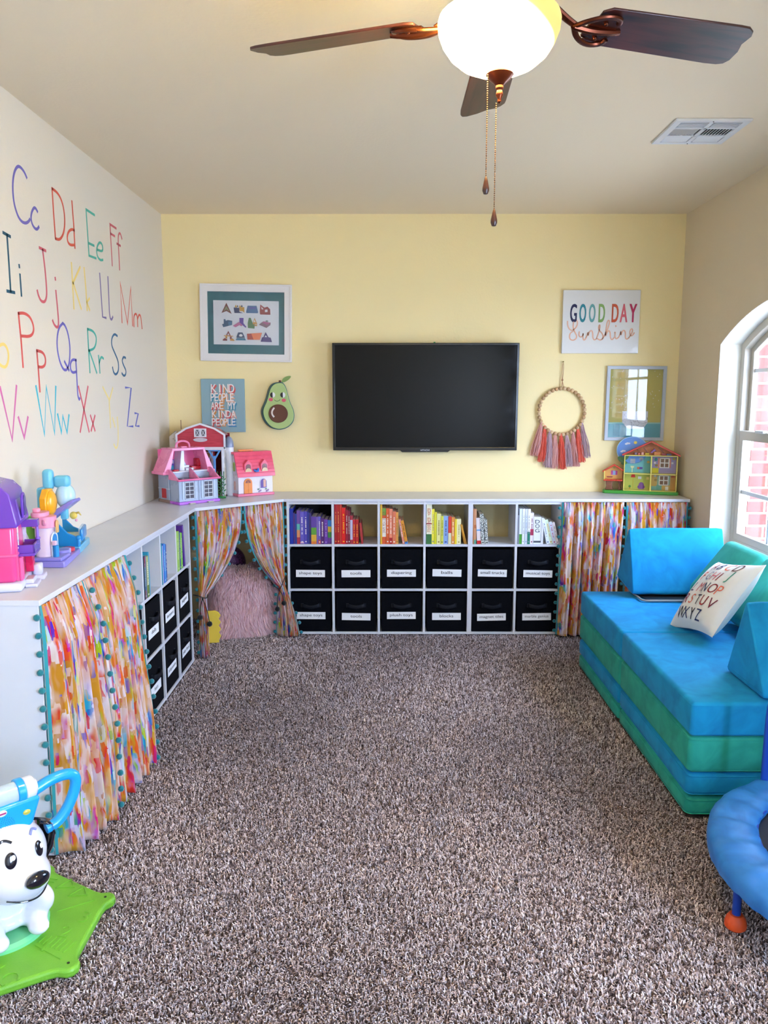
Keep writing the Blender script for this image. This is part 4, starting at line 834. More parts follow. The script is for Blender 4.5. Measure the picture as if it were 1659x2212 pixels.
b = MB(); hp = [(-.165, .44, .0), (-.165, .44, .42), (-.162, .44, .52), (-.14, .43, .66), (-.10, .42, .84), (-.06, .41, .90), (.06, .41, .90), (.10, .42, .84), (.14, .43, .66), (.162, .44, .52), (.165, .44, .0)]
b.tube(smooth_path(hp, 2), .0125, TUBEM, 14); hb = b.build('handle_bar', tr)
b = MB(); b.cyl((-.055, .41, .899), (.055, .41, .899), .021, mat('black_foam', '141414', .9)); b.build('foam_grip', hb)
b = MB(); b.prism([(-.02, -.012), (.02, -.012), (.02, .012), (-.02, .012)], 0, .001, CARD, mapv(TC*0+Vector((-.502*math.cos(.75), -.502*math.sin(.75), ZT-.03)), (math.sin(.75), -math.cos(.75), 0), (0,0,1))); b.build('label_patch', pd)

# ------------------------------------------------------------------ carpet
def carpet():
    rr = np.random.default_rng(5); chunks = []
    for (xa, xb, ya, yc, dens) in ((-1.14, 1.98, 1.1, 2.5, 52000), (-1.14, 1.98, 2.5, 2.77, 46000), (-1.14, 1.13, 2.77, 3.9, 41000), (-1.14, 1.13, 3.9, 5.06, 33000), (1.13, 1.98, 4.45, 5.04, 9000), (-1.49, -.65, 4.55, 5.44, 22000), (-1.49, -1.14, 1.0, 2.50, 26000)):
        n = int((xb-xa)*(yc-ya)*dens); chunks.append(np.stack([xa+(xb-xa)*rr.random(n), ya+(yc-ya)*rr.random(n)], 1))
    P = np.concatenate(chunks)
    keep = ~((P[:, 0] > 1.13) & (P[:, 1] > 2.775) & (P[:, 1] < 4.45)); P = P[keep]
    k1 = (P[:, 0] < -.65) & (P[:, 1] > 4.64) & (P[:, 0] < -1.14); P = P[~(k1 & (P[:, 1] < 4.55))]
    n = len(P)
    th = rr.random(n)*2*np.pi; L = .0045+.0035*rr.random(n); w = .0020+.0012*rr.random(n)
    # slow drift of the pile direction left by walking and vacuuming
    dr = .35*np.sin(P[:, 0]*4.1+1.3*np.sin(P[:, 1]*2.3))+.35*np.sin(P[:, 1]*3.3+P[:, 0]*1.7)
    lean = .55+.35*rr.random(n)
    dx, dy = np.cos(th), np.sin(th)+dr*.5; nx, ny = -dy, dx
    z0 = np.full(n, -.0125); h = (.010+.005*rr.random(n))
    a = np.stack([P[:, 0]-nx*w/2, P[:, 1]-ny*w/2, z0], 1); b_ = np.stack([P[:, 0]+nx*w/2, P[:, 1]+ny*w/2, z0], 1)
    mx, my = P[:, 0]+dx*L*lean*.35, P[:, 1]+dy*L*lean*.35
    c = np.stack([mx-nx*w*.6, my-ny*w*.6, z0+h*.8], 1); d_ = np.stack([mx+nx*w*.6, my+ny*w*.6, z0+h*.8], 1)
    ex, ey = P[:, 0]+dx*L*(lean+.3), P[:, 1]+dy*L*(lean+.3); zt = z0+h*(.75+.35*rr.random(n))
    e = np.stack([ex-nx*w*.35, ey-ny*w*.35, zt], 1); f_ = np.stack([ex+nx*w*.35, ey+ny*w*.35, zt], 1)
    V = np.stack([a, b_, c, d_, e, f_], 1).reshape(-1, 3)
    me = bpy.data.meshes.new('carpet'); nv = len(V); me.vertices.add(nv); me.vertices.foreach_set('co', V.ravel())
    base = np.arange(n)*6; q = np.stack([base, base+1, base+3, base+2, base+2, base+3, base+5, base+4], 1).reshape(-1)
    me.loops.add(len(q)); me.loops.foreach_set('vertex_index', q.astype(np.int32)); me.polygons.add(n*2)
    me.polygons.foreach_set('loop_start', np.arange(n*2, dtype=np.int32)*4)
    at = me.attributes.new('tone', 'FLOAT', 'FACE'); tone = rr.random(n); at.data.foreach_set('value', np.repeat(tone, 2))
    me.update(calc_edges=True); me.validate()
    m = bpy.data.materials.new('carpet_yarn'); m.use_nodes = True; nt = m.node_tree; b = nt.nodes['Principled BSDF']; b.inputs['Roughness'].default_value = .9
    b.inputs['Specular IOR Level'].default_value = .2
    ar = nt.nodes.new('ShaderNodeAttribute'); ar.attribute_name = 'tone'; cr = nt.nodes.new('ShaderNodeValToRGB'); cr.color_ramp.interpolation = 'CONSTANT'
    cl = ['483836', '826f6c', 'aa9897', 'cbbdc0', 'e4dade', 'b9a9aa', '887470', 'daced2']; e_ = cr.color_ramp.elements
    while len(e_) < len(cl): e_.new(.5)
    for i, c_ in enumerate(cl): e_[i].position = i/len(cl); e_[i].color = lin(c_)
    nt.links.new(ar.outputs['Fac'], cr.inputs[0]); nt.links.new(cr.outputs[0], b.inputs['Base Color'])
    me.materials.append(m); o = bpy.data.objects.new('carpet', me); scn.collection.objects.link(o)
    tag(o, 'wall-to-wall speckled brown, beige and grey carpet pile', 'carpet', kind='stuff')
carpet()

# ------------------------------------------------------------------ painted letters on the left wall
for nm, cn, hx, strokes in LETTERS:
    ys = [p[0] for k, P in strokes for p in P]; zs = [p[1] for k, P in strokes for p in P]
    cy_, cz_ = sum(ys)/len(ys), sum(zs)/len(zs); b = MB()
    for k, P in strokes: b.ribbon([(y-cy_, z-cz_) for y, z in P], .0125, 0, .0008, mat('wall_marker', hx, .7), YZ(0), k == 's')
    o = b.build('wall_letters'); o.location = (XL, cy_, cz_)
    tag(o, f'{cn} handwritten letter{"s" if len(nm) > 1 else ""} "{nm}" on the left wall', 'wall letters', 'alphabet letters on the left wall')

# ------------------------------------------------------------------ television
tv = thing('television', 'wide flat black television mounted in the middle of the yellow wall', 'television', (.264, YB-.016, 1.556), 0, None, (math.radians(1.2), 0, 0))
GB = mat('gloss_black', '08080b', .12)
b = MB(); w, h = .624, .358; m_ = .017
ring = [(-w, -h), (w, -h), (w, h), (-w, h)]; inn = [(-w+m_, -h+m_+.006), (w-m_, -h+m_+.006), (w-m_, h-m_), (-w+m_, h-m_)]
ring_prism(b, ring, inn, .045, .075, GB, XZ(0)); b.build('bezel', tv, .003)
b = MB(); b.rect(-w+.01, -h+.01, w-.01, h-.01, .040, .068, mat('dark_screen', '010204', .08, spec=.22), XZ(0)); b.build('screen', tv)
b = MB(); b.rect(-w+.03, -h+.03, w-.03, h-.03, .015, .042, BLACK, XZ(0)); b.rect(-.3, -.25, .3, .2, .0, .016, BLACK, XZ(0)); b.build('back_housing', tv, .006)
b = MB(); b.prism([(-.155, -h-.012), (.155, -h-.012), (.175, -h+.004), (-.175, -h+.004)], .045, .074, GB, XZ(0)); bl = b.build('bottom_lip', tv, .002)
b = MB(); b.text('HITACHI', (-.030, -h-.003, .030, -h+.007), .0752, mat('silver_lettering', 'c8ccd2', .3, .6), XZ(0)); b.build('brand_lettering', bl)
b = MB(); b.rect(.052, h-.002, .064, h+.007, .06, .062, mat('green_sticker', '3a8a4c', .5), XZ(0)); b.build('green_tab', tv)

# ------------------------------------------------------------------ framed play-couch poster
def xz(px, py): return (px, py)
fr = thing('framed_poster', 'white-framed poster of twelve coloured sofa builds on a teal mat', 'picture', (-.943, YB-.002, 2.048), math.radians(0), None, (0, math.radians(1.0), 0))
WF = mat('white_frame', 'e4dfdc', .45); TL = mat('teal_mat', '0e5f6a', .8); PAPER = mat('print_paper', 'd2d4da', .5)
b = MB(); W_, H_ = .308, .254
ring_prism(b, [(-W_,-H_),(W_,-H_),(W_,H_),(-W_,H_)], [(-W_+.05,-H_+.05),(W_-.05,-H_+.05),(W_-.05,H_-.05),(-W_+.05,H_-.05)], 0, .022, WF, XZ(0))
ring_prism(b, [(-W_,-H_),(W_,-H_),(W_,H_),(-W_,H_)], [(-W_+.012,-H_+.012),(W_-.012,-H_+.012),(W_-.012,H_-.012),(-W_+.012,H_-.012)], .02, .027, WF, XZ(0))
b.build('frame', fr, .002)
b = MB(); b.rect(-W_+.04, -H_+.04, W_-.04, H_-.04, .004, .010, TL, XZ(0)); b.build('mat_board', fr)
b = MB(); b.rect(-.220, -.143, .220, .147, .010, .0108, PAPER, XZ(0)); pr_ = b.build('print', fr)
def q(cx, cy): return (-.220+(cx-178)*.44/1310, .147-(cy-222)*.29/865-.0015*(cx-178)/300*0)
fig = [
 ('6e2f28', [[(440,268),(545,485),(440,430),(340,470)]]), ('7c8a64', [[(440,330),(505,440),(440,395),(380,440)]]),
 ('26305c', [[(585,360),(700,360),(700,440),(780,465),(600,465)]]), ('c09030', [[(605,355),(630,300),(655,355)],[(690,355),(712,305),(735,355)],[(700,350),(800,350),(800,460),(770,430),(705,425)]]), ('1c1830', [[(650,345),(665,305),(683,345)],[(730,345),(748,300),(768,345)]]),
 ('2f5f90', [[(865,318),(1045,318),(1075,440),(1065,462),(840,462),(835,435)]]), ('4a4a98', [[(890,345),(1030,345),(1030,380),(890,380)]]),
 ('8a2626', [[(1120,290),(1200,350),(1225,345),(1260,330),(1315,380),(1320,488),(1115,485),(1108,430)]]), ('d8d8da', [[(1140,330),(1185,385),(1145,385)],[(1212,392),(1262,385),(1265,435),(1212,440)]]),
 ('2a4c6c', [[(385,590),(420,590),(425,620),(470,605),(555,620),(550,700),(375,748),(350,690),(385,680)]]), ('3c6f90', [[(475,640),(552,630),(548,700),(480,715)]]),
 ('5e3a94', [[(700,560),(782,560),(778,660),(838,735),(820,750),(760,700),(700,700)]]), ('b0608c', [[(690,640),(740,680),(620,745),(565,718)],[(740,680),(765,700),(735,722),(705,705)]]),
 ('4f7a50', [[(890,555),(925,555),(960,650),(1005,680),(1000,765),(870,755),(865,660)]]), ('c08a38', [[(1005,555),(1058,680),(960,680)],[(985,690),(1055,690),(1050,715),(1010,715)]]), ('d8d8da', [[(1002,590),(1025,640),(985,640)]]),
 ('7a5a68', [[(1090,685),(1150,640),(1325,640),(1320,690),(1240,748)]]), ('a85a80', [[(1150,640),(1180,620),(1325,645),(1250,690)]]), ('6a7a74', [[(1230,600),(1270,600),(1275,630),(1225,628)]]),
 ('7c2a30', [[(475,820),(525,915),(430,915)],[(365,990),(400,960),(450,985),(450,1012),(360,1012)],[(505,930),(540,930),(540,980),(505,980)]]), ('d8d8da', [[(475,862),(498,905),(455,905)]]), ('c08a38', [[(390,905),(570,915),(570,928),(385,920)],[(415,925),(450,925),(450,970),(420,970)],[(510,985),(560,965),(598,1005),(590,1015),(510,1012)]]),
 ('2c4468', [[(640,930),(675,845),(760,845),(800,930),(805,950),(640,950)]]), ('d8d8da', [[(690,900),(715,878),(745,880),(765,905),(745,928),(700,925)]]), ('2f6f8a', [[(645,955),(805,955),(828,1000),(625,1000)]]),
 ('a83c30', [[(850,870),(1150,845),(1105,985),(860,985)]]), ('e0784c', [[(935,862),(1150,845),(1105,985),(985,985)]]),
 ('3a2470', [[(1225,830),(1280,930),(1325,940),(1350,1025),(1125,1020),(1155,935),(1180,930)]]), ('d8d8da', [[(1228,890),(1255,930),(1205,930)]]),
]
b = MB(); lv = 0
for hx, polys in fig:
    lv += 1
    for P in polys: b.prism([q(*p) for p in P], 0.0108, .0112+lv*.0002, mat('poster_ink', hx, .6), XZ(0))
b.build('drawings', pr_)
def glazing(rough=.03):
    m = bpy.data.materials.new('picture_glass'); m.use_nodes = True; nt = m.node_tree; nt.nodes.remove(nt.nodes['Principled BSDF'])
    t = nt.nodes.new('ShaderNodeBsdfTransparent'); g = nt.nodes.new('ShaderNodeBsdfGlossy'); g.inputs['Roughness'].default_value = rough
    mx = nt.nodes.new('ShaderNodeMixShader'); mx.inputs[0].default_value = .05
    nt.links.new(t.outputs[0], mx.inputs[1]); nt.links.new(g.outputs[0], mx.inputs[2]); nt.links.new(mx.outputs[0], nt.nodes['Material Output'].inputs['Surface']); return m
PG = glazing()
b = MB(); b.rect(-W_+.045, -H_+.045, W_-.045, H_-.045, .0190, .0198, PG, XZ(0)); b.build('glass', fr)

# ------------------------------------------------------------------ KIND PEOPLE canvas
kd = thing('canvas_print', 'pale blue canvas reading KIND PEOPLE ARE MY KINDA PEOPLE', 'wall art', (-1.1135, YB-.002, 1.498))
b = MB(); b.rect(-.148, -.18, .148, .18, 0, .02, mat('blue_canvas', '8aa9b2', .8), XZ(0)); b.build('canvas', kd, .002)
rows_ = [('KIND', -1.192, -1.031, 1.586, 1.642), ('PEOPLE', -1.196, -1.038, 1.527, 1.581), ('ARE MY', -1.196, -1.023, 1.473, 1.521), ('KINDA', -1.191, -1.027, 1.419, 1.465), ('PEOPLE', -1.193, -1.031, 1.363, 1.411)]
shc = [['d0605c', 'd89050', 'd0605c'], ['4f8fa8', 'd89050', 'd8a890'], ['d0605c', 'd89050', '4f8fa8'], ['d89050', 'd0605c', 'd8a090'], ['d0605c', 'd8a070', '4a84b0']]
for (w_, a0, a1, z0, z1), sc in zip(rows_, shc):
    b = MB(); a0 += 1.1135; a1 += 1.1135; z0 -= 1.498; z1 -= 1.498
    wh = MB(); n = len(w_); cw = (a1-a0)/n
    for i, ch in enumerate(w_):
        if ch == ' ': continue
        x0_ = a0+i*cw+(cw*.38 if ch == 'I' else 0); x1_ = x0_+cw*(.92 if ch != 'I' else .22)
        for k_ in range(6, 0, -1):
            b.text(ch, (x0_+.0016*k_, z0-.0016*k_, x1_+.0016*k_, z1-.0016*k_), .0222-.0003*k_, mat('letter_shadow', sc[i*3//n], .8), XZ(0))
        for q_, (dx_, dz_) in enumerate(((0,0), (.0012,0), (0,.0012), (.0012,.0012))): wh.text(ch, (x0_+dx_, z0+dz_, x1_+dx_, z1+dz_), .0228+.0003*q_, mat('letter_white', 'ece4e0', .8), XZ(0))
    b.build('letter_shadow', kd); wh.build('lettering', kd)

# ------------------------------------------------------------------ avocado
av = thing('avocado_wall_hanging', 'smiling avocado wall decoration with a brown stone and one green leaf', 'wall art', (-.745, YB-.002, 1.47))
face = [(-0.721,1.654),(-0.694,1.65),(-0.676,1.618),(-0.666,1.575),(-0.653,1.522),(-0.632,1.479),(-0.623,1.436),(-0.631,1.392),(-0.662,1.357),(-0.705,1.339),(-0.749,1.339),(-0.792,1.36),(-0.824,1.403),(-0.836,1.446),(-0.833,1.479),(-0.81,1.522),(-0.796,1.564),(-0.784,1.612),(-0.759,1.644)]
def chaik(P, it=2):
    P = [Vector(p) for p in P]
    for _ in range(it):
        Q = []
        for i in range(len(P)): a, c = P[i], P[(i+1) % len(P)]; Q += [a*.75+c*.25, a*.25+c*.75]
        P = Q
    return [(p.x, p.y) for p in P]
fc_ = chaik([(x+.745, z-1.47) for x, z in face])
cxm = sum(p[0] for p in fc_)/len(fc_); czm = sum(p[1] for p in fc_)/len(fc_)
b = MB(); big = [(cxm+(x-cxm)*1.035, czm+(z-czm)*1.02) for x, z in fc_]
def slant(a, b_, c): return (a-.022*(1-c/.06)*1.0, -c, b_+.0*(c))
b.prism(big, 0, .060, mat('avocado_skin', '0d5560', .5), slant); b.build('skin', av, .004)
b = MB(); b.prism([(cxm+(x-cxm)*.985, czm+(z-czm)*.985) for x, z in fc_], .058, .064, mat('avocado_flesh', 'a9c07c', .6), XZ(0)); fl = b.build('flesh', av, .003)
b = MB(); b.ell(.014, -.025, .0655, .062, .064, .070, mat('avocado_stone', '5c3220', .5), XZ(0), 40); st = b.build('stone', av, .004)
b = MB(); b.ribbon([(-.014, .012), (-.028, -.008), (-.028, -.030), (-.016, -.046)], .011, .070, .0705, mat('stone_shine', 'd8d0cc', .5), XZ(0), True); b.build('stone_highlight', st)
for sx in (-.022, .047):
    b = MB(); b.ell(sx, .100, .0175, .0180, .064, .0648, mat('eye_white', 'e8e8e6', .5), XZ(0), 24); e_ = b.build('eye', fl)
    b = MB(); b.ell(sx, .100, .0175, .0180, .0648, .0654, mat('eye_black', '14110f', .4), XZ(0), 16, PI/2, 3*PI/2); b.build('pupil', e_)
for sx, sz in ((-.035, .069), (.053, .064)):
    b = MB(); b.ell(sx, sz, .0145, .0115, .064, .0646, mat('cheek', 'd0506a', .6), XZ(0), 20); b.build('cheek', fl)
b = MB(); b.ribbon([(-.011, .068), (-.004, .060), (.010, .058), (.022, .062), (.028, .070)], .0028, .064, .0648, mat('eye_black', '14110f', .4), XZ(0), True); b.build('mouth', fl)
b = MB(); b.tube([(.026, -.045, .178), (.028, -.045, .198)], [.010, .008], mat('avocado_stem', '6c3424', .6), 10); b.build('stem', av)
b = MB(); b.prism(chaik([(.034, .183), (.046, .212), (.075, .226), (.106, .228), (.088, .202), (.056, .184)], 2), .040, .046, mat('leaf_green', '7f9a52', .6), XZ(0)); b.build('leaf', av, .001)

# ------------------------------------------------------------------ GOOD DAY sunshine canvas
gd = thing('canvas_print', 'white canvas reading GOOD DAY in rainbow letters above peach Sunshine script', 'wall art', (1.442, YB-.002, 2.056))
b = MB(); b.rect(-.258, -.208, .258, .207, 0, .022, mat('white_canvas', 'dcdcda', .3, coat=.3), XZ(0)); b.build('canvas', gd, .002)
GX = [(1.232,1.278),(1.294,1.34),(1.358,1.402),(1.423,1.466),(1.511,1.557),(1.566,1.617),(1.628,1.679)]
for (a0, a1), ch, hx in zip(GX, 'GOODDAY', ['141a4c', '1c7c8c', '5f9c9c', '7ea45c', 'c4522c', 'd2606c', 'b01c50']):
    b = MB(); b.text(ch, (a0-1.442, 2.052-2.056, a1-1.442, 2.172-2.056), .0224, mat('print_ink', hx, .6), XZ(0), bold=.0035); b.build('printed_letter', gd)
b = MB()
for P in SUN: b.ribbon([(x-1.442, z-2.056) for x, z in P], .0078, .0222, .0240, mat('print_ink', 'e2ae92', .6), XZ(0), True)
b.build('script_lettering', gd)

# ------------------------------------------------------------------ beaded tassel ring
rg = thing('tassel_wreath', 'wooden bead ring with coral, pink and mauve yarn tassels on the yellow wall', 'wall hanging', (1.199, YB-.004, 1.458))
BD = [mat('wood_bead', 'b9946c', .6), mat('wood_bead_pale', 'd0ae84', .6)]
R_ = .156
tk = [(1.061,1.384),(1.087,1.358),(1.121,1.326),(1.158,1.308),(1.198,1.304),(1.238,1.304),(1.281,1.315),(1.312,1.351),(1.34,1.38)]
bot = [(1.02,1.162),(1.069,1.122),(1.114,1.082),(1.158,1.075),(1.216,1.071),(1.259,1.089),(1.307,1.089),(1.342,1.119),(1.378,1.148)]
n = 36; bead = None
for i in range(n):
    a = PI/2+2*PI*(i+.5)/n; p = (R_*math.cos(a), -.016, R_*math.sin(a))
    if bead is None:
        b = MB(); b.sph((0,0,0), .0137, BD[0], 16, 12); bead = b.build('bead', rg, label='round pale wooden bead'); bead.location = p
        b2 = MB(); b2.sph((0,0,0), .0134, BD[1], 16, 12); bead2 = b2.build('bead', rg, label='round pale wooden bead'); bead2.location = (R_*math.cos(a), -.016, R_*math.sin(a)); bpy.data.objects.remove(bead2, do_unlink=False) if False else None
        bead2.location = (R_*math.cos(PI/2+2*PI*(n-.5)/n), -.016, R_*math.sin(PI/2+2*PI*(n-.5)/n))
    elif i < n-1:
        o = (bead if (i*7) % 3 else bead2).copy(); scn.collection.objects.link(o); o.parent = rg; o.location = p
b = MB(); b.tube([(R_*math.cos(2*PI*i/48), -.016, R_*math.sin(2*PI*i/48)) for i in range(48)], .002, mat('jute_cord', 'b0805c', .8), 6, closed=True); b.build('ring_cord', rg)
YC = {'p': ['d49a92', 'dcaaa0', 'c88a84'], 'c': ['e0604c', 'ea7460', 'd4523f'], 'm': ['b89aa0', 'c4a8ac', 'a88890']}
def tassel(x, z, bx, bz, kind, seed):
    rr = random.Random(seed); b = MB(); ms = [mat('yarn', h, .9) for h in YC[kind]]
    b.sph((x, -.017, z-.004), (.0085, .009, .0095), ms[0], 12, 8)
    for k in range(70):
        a = rr.random()*2*PI; r = math.sqrt(rr.random()); ox, oy = math.cos(a)*r, math.sin(a)*r
        w0 = .008; w1 = .026+.009*rr.random(); pts = []
        L_ = (z-bz)*(1-.10*rr.random()); cx1 = bx-x
        for j in range(7):
            t = j/6; wv = w0+(w1-w0)*min(1, t*1.7); wig = .0022*math.sin(t*9+rr.random()*2+k)
            pts.append((x+cx1*t+ox*wv+wig, -.017+oy*wv*.55-.002, z-.010-L_*t))
        b.tube(pts, .0016, ms[k % 3], 4, caps=False)
    b.build('tassel', rg)
for i, ((x, z), (bx, bz), kd_) in enumerate(zip(tk, bot, 'pcmpcmpcm')): tassel(x-1.199, z-1.458, bx-1.199, bz-1.458, kd_, i)
b = MB(); JC = mat('jute_cord', 'b0805c', .8)
for dx_ in (-.008, -.003, .004, .010): b.tube([(dx_, -.016, R_+.008), (-.002, -.012, R_+.052)], .0013, JC, 6)
b.sph((-.002, -.012, R_+.056), .0075, JC, 10, 8)
b.tube([(-.004, -.012, R_+.06), (-.006, -.010, R_+.12), (-.001, -.010, R_+.168), (.001, -.012, R_+.17)], .0017, JC, 6); b.tube([(0, -.012, R_+.06), (.004, -.010, R_+.13), (.003, -.010, R_+.168)], .0017, JC, 6)
b.build('hanging_cord', rg)
b = MB(); b.cyl((0, 0, R_+.178), (0, -.014, R_+.178), .003, mat('brass_nail', '8a7440', .3, .8), n=10); b.sph((0, -.014, R_+.178), .005, mat('brass_nail', '8a7440', .3, .8), 10, 8); b.build('nail', rg)

# ------------------------------------------------------------------ frame with the bathtub print
f2 = thing('framed_print', 'pale grey frame with a speckled tub on blue water under confetti, glass reflecting the window', 'picture', (1.70, YB-.002, 1.512), 0, None, (0, math.radians(.3), 0))
b = MB(); W2, H2 = .202, .252; GF = mat('silver_frame', 'b4bcc6', .4)
ring_prism(b, [(-W2,-H2),(W2,-H2),(W2,H2),(-W2,H2)], [(-W2+.022,-H2+.022),(W2-.022,-H2+.022),(W2-.022,H2-.022),(-W2+.022,H2-.022)], 0, .022, GF, XZ(0)); b.build('frame', f2, .002)
b = MB(); b.rect(-.182, -.232, .182, .232, .004, .007, mat('olive_paper', 'b5a956', .7), XZ(0)); pp = b.build('print', f2)
b = MB(); b.rect(-.180, -.231, .180, -.128, .007, .0075, mat('aqua_ink', '4f9aa8', .7), XZ(0)); b.rect(-.180, -.138, .180, -.128, .0075, .0078, mat('pale_aqua_ink', '8abcb8', .7), XZ(0)); b.build('water_band', pp)
b = MB(); b.prism([(-.084, -.052), (.091, -.052), (.091, -.132), (.062, -.170), (-.043, -.170), (-.082, -.128)], .0078, .0082, noise_mat('speckled_tub', '505058', 'd0d2d6', 150, .7, lo=.36, hi=.42), XZ(0)); b.build('speckled_tub', pp)
b = MB(); rr = random.Random(3)
for k in range(60):
    x, z = (rr.random()-.5)*.34, -.05+rr.random()*.27; a = rr.random()*3; b.ribbon([(x, z), (x+.006*math.cos(a), z+.006*math.sin(a))], .003, .0078, .0082, mat('confetti', 'd8d8d0', .7), XZ(0))
o = b.build('confetti', pp); o['kind'] = 'stuff'
b = MB(); b.rect(-W2+.018, -H2+.018, W2-.018, H2-.018, .012, .013, PG, XZ(0)); b.build('glass', f2)

# ------------------------------------------------------------------ ceiling vent
vt = thing('ceiling_vent', 'white rectangular ceiling air vent with four louvre fields, near the right wall', 'vent', (1.42, 3.79, H-.0005))
WV = mat('white_metal', 'dcdee0', .4); b = MB(); W3, D3 = .165, .163
ring_prism(b, [(-W3,-D3),(W3,-D3),(W3,D3),(-W3,D3)], [(-W3+.03,-D3+.025),(W3-.03,-D3+.025),(W3-.03,D3-.025),(-W3+.03,D3-.025)], 0, -.010, WV, lambda a, c, d: (a, c, d))
b.bb((-.010, -D3+.02, -.009), (.010, D3-.02, -.002), WV); b.bb((-W3+.02, -.058, -.009), (W3-.02, -.048, -.002), WV); b.bb((-W3+.02, .045, -.009), (W3-.02, .055, -.002), WV); b.build('grille_frame', vt, .001)
b = MB(); b.bb((-W3+.02, -D3+.02, -.001), (W3-.02, D3-.02, 0), mat('vent_dark', '3a3a3c', .8)); b.build('duct_back', vt)
for sx in (-1, 1):
    b = MB()
    for k in range(9): x = sx*(.02+.0138*k+.004); b.box((x, -.002, -.005), (.0022, .09, .010), WV, rot=(0, sx*.7, 0))
    b.build('louvres', vt)
    for ya, yc, n_ in ((-.132, -.062, 5), (.06, .132, 5)):
        b = MB()
        for k in range(n_): y = ya+(yc-ya)*(k+.5)/n_; b.box((sx*.073, y, -.005), (.118, .0022, .012), WV, rot=((-.7 if ya < 0 else .7), 0, 0))
        b.build('louvres', vt)
for y in (-D3+.012, D3-.012): b = MB(); b.sph((0, y, -.010), .003, mat('screw', '6a6a6a', .4, .8), 8, 6); b.build('screw', vt)

# ------------------------------------------------------------------ ceiling fan with light bowl
fan = thing('ceiling_fan', 'dark walnut and bronze ceiling fan with a lit frosted glass bowl', 'ceiling fan', (.280, 1.945, H))
BRZ = mat('oiled_bronze', '5c2c1a', .28, .85); WAL = noise_mat('walnut_blade', '1c0b08', '46201a', 5, .33, stretch=(1, 9, 9), detail=5, dist=.6)
b = MB(); b.lathe([(.001, 0), (.075, 0), (.078, -.02), (.065, -.055), (.03, -.07), (.018, -.075), (.018, -.12), (.05, -.125), (.10, -.14), (.125, -.17), (.128, -.22), (.115, -.26), (.085, -.285), (.085, -.30), (.06, -.31), (.06, -.34), (.001, -.34)], BRZ, n=48); b.build('motor_housing', fan)
pr_blade = None
for k, ad in enumerate((89, 17, 161, 233, 305)):
    a = math.radians(ad); Rz = Matrix.Rotation(a, 4, 'Z')
    if pr_blade is None:
        b = MB(); o2 = [(.215, -.048), (.235, -.062), (.58, -.071), (.605, -.070), (.622, -.060), (.630, -.045), (.627, -.015), (.638, .012), (.640, .045), (.632, .060), (.615, .066), (.58, .068), (.235, .060), (.215, .048)]
        T = Matrix.Translation((0, 0, -.322))@Matrix.Rotation(math.radians(-13), 4, 'X')
        for i_ in range(1): b.prism([tuple(p) for p in o2], -.003, .003, WAL, lambda x, y, z: tuple(T@Vector((x, y, z))))
        bl_ = b.build('blade', fan, .0015); bl_.matrix_local = Rz
        b = MB(); T2 = lambda x, y, z: tuple(T@Vector((x, y, z)))
        b.tube([(.085, 0, -.290), (.12, 0, -.300), (.15, 0, -.318), (.175, .0, -.330)], [.013, .012, .011, .010], BRZ, 10, flat=.6)
        for sy in (-1, 1):
            b.tube(smooth_path([T2(.165, 0, -.010), T2(.185, sy*.028, -.014), T2(.225, sy*.050, -.013), T2(.262, sy*.046, -.010), T2(.268, sy*.028, -.009)], 2), .0075, BRZ, 8, flat=.7)
        b.tube(smooth_path([T2(.165, 0, -.010), T2(.21, 0, -.016), T2(.26, 0, -.012), T2(.285, 0, -.007)], 2), [.009]*0 or .008, BRZ, 8)
        b.prism([(.20, -.03), (.262, -.045), (.275, 0), (.262, .045), (.20, .03)], -.009, -.0035, BRZ, lambda x, y, z: T2(x, y, z))
        for p in ((.235, .025), (.235, -.025), (.27, 0)): b.sph(T2(p[0], p[1], -.011), .006, BRZ, 8, 6)
        ir_ = b.build('blade_arm', fan, 0); ir_.matrix_local = Rz; pr_blade = (bl_, ir_)
    else:
        for o in pr_blade:
            c = o.copy(); scn.collection.objects.link(c); c.parent = fan; c.matrix_local = Rz
# glass bowl: frosted, lit from within
bw = bpy.data.materials.new('lit_frosted_glass'); bw.use_nodes = True; nt = bw.node_tree; pb = nt.nodes['Principled BSDF']
pb.inputs['Base Color'].default_value = lin('7a6a3c'); pb.inputs['Roughness'].default_value = .35; pb.inputs['Emission Strength'].default_value = 9.0
tc = nt.nodes.new('ShaderNodeTexCoord'); sx_ = nt.nodes.new('ShaderNodeSeparateXYZ'); nt.links.new(tc.outputs['Object'], sx_.inputs[0])
gr = nt.nodes.new('ShaderNodeValToRGB'); mr = nt.nodes.new('ShaderNodeMapRange'); mr.inputs[1].default_value = -.345; mr.inputs[2].default_value = -.46
nt.links.new(sx_.outputs[2], mr.inputs[0]); nt.links.new(mr.outputs[0], gr.inputs[0])
gr.color_ramp.elements[0].color = (1.0, .80, .22, 1); gr.color_ramp.elements[1].color = (1.0, .61, .24, 1)
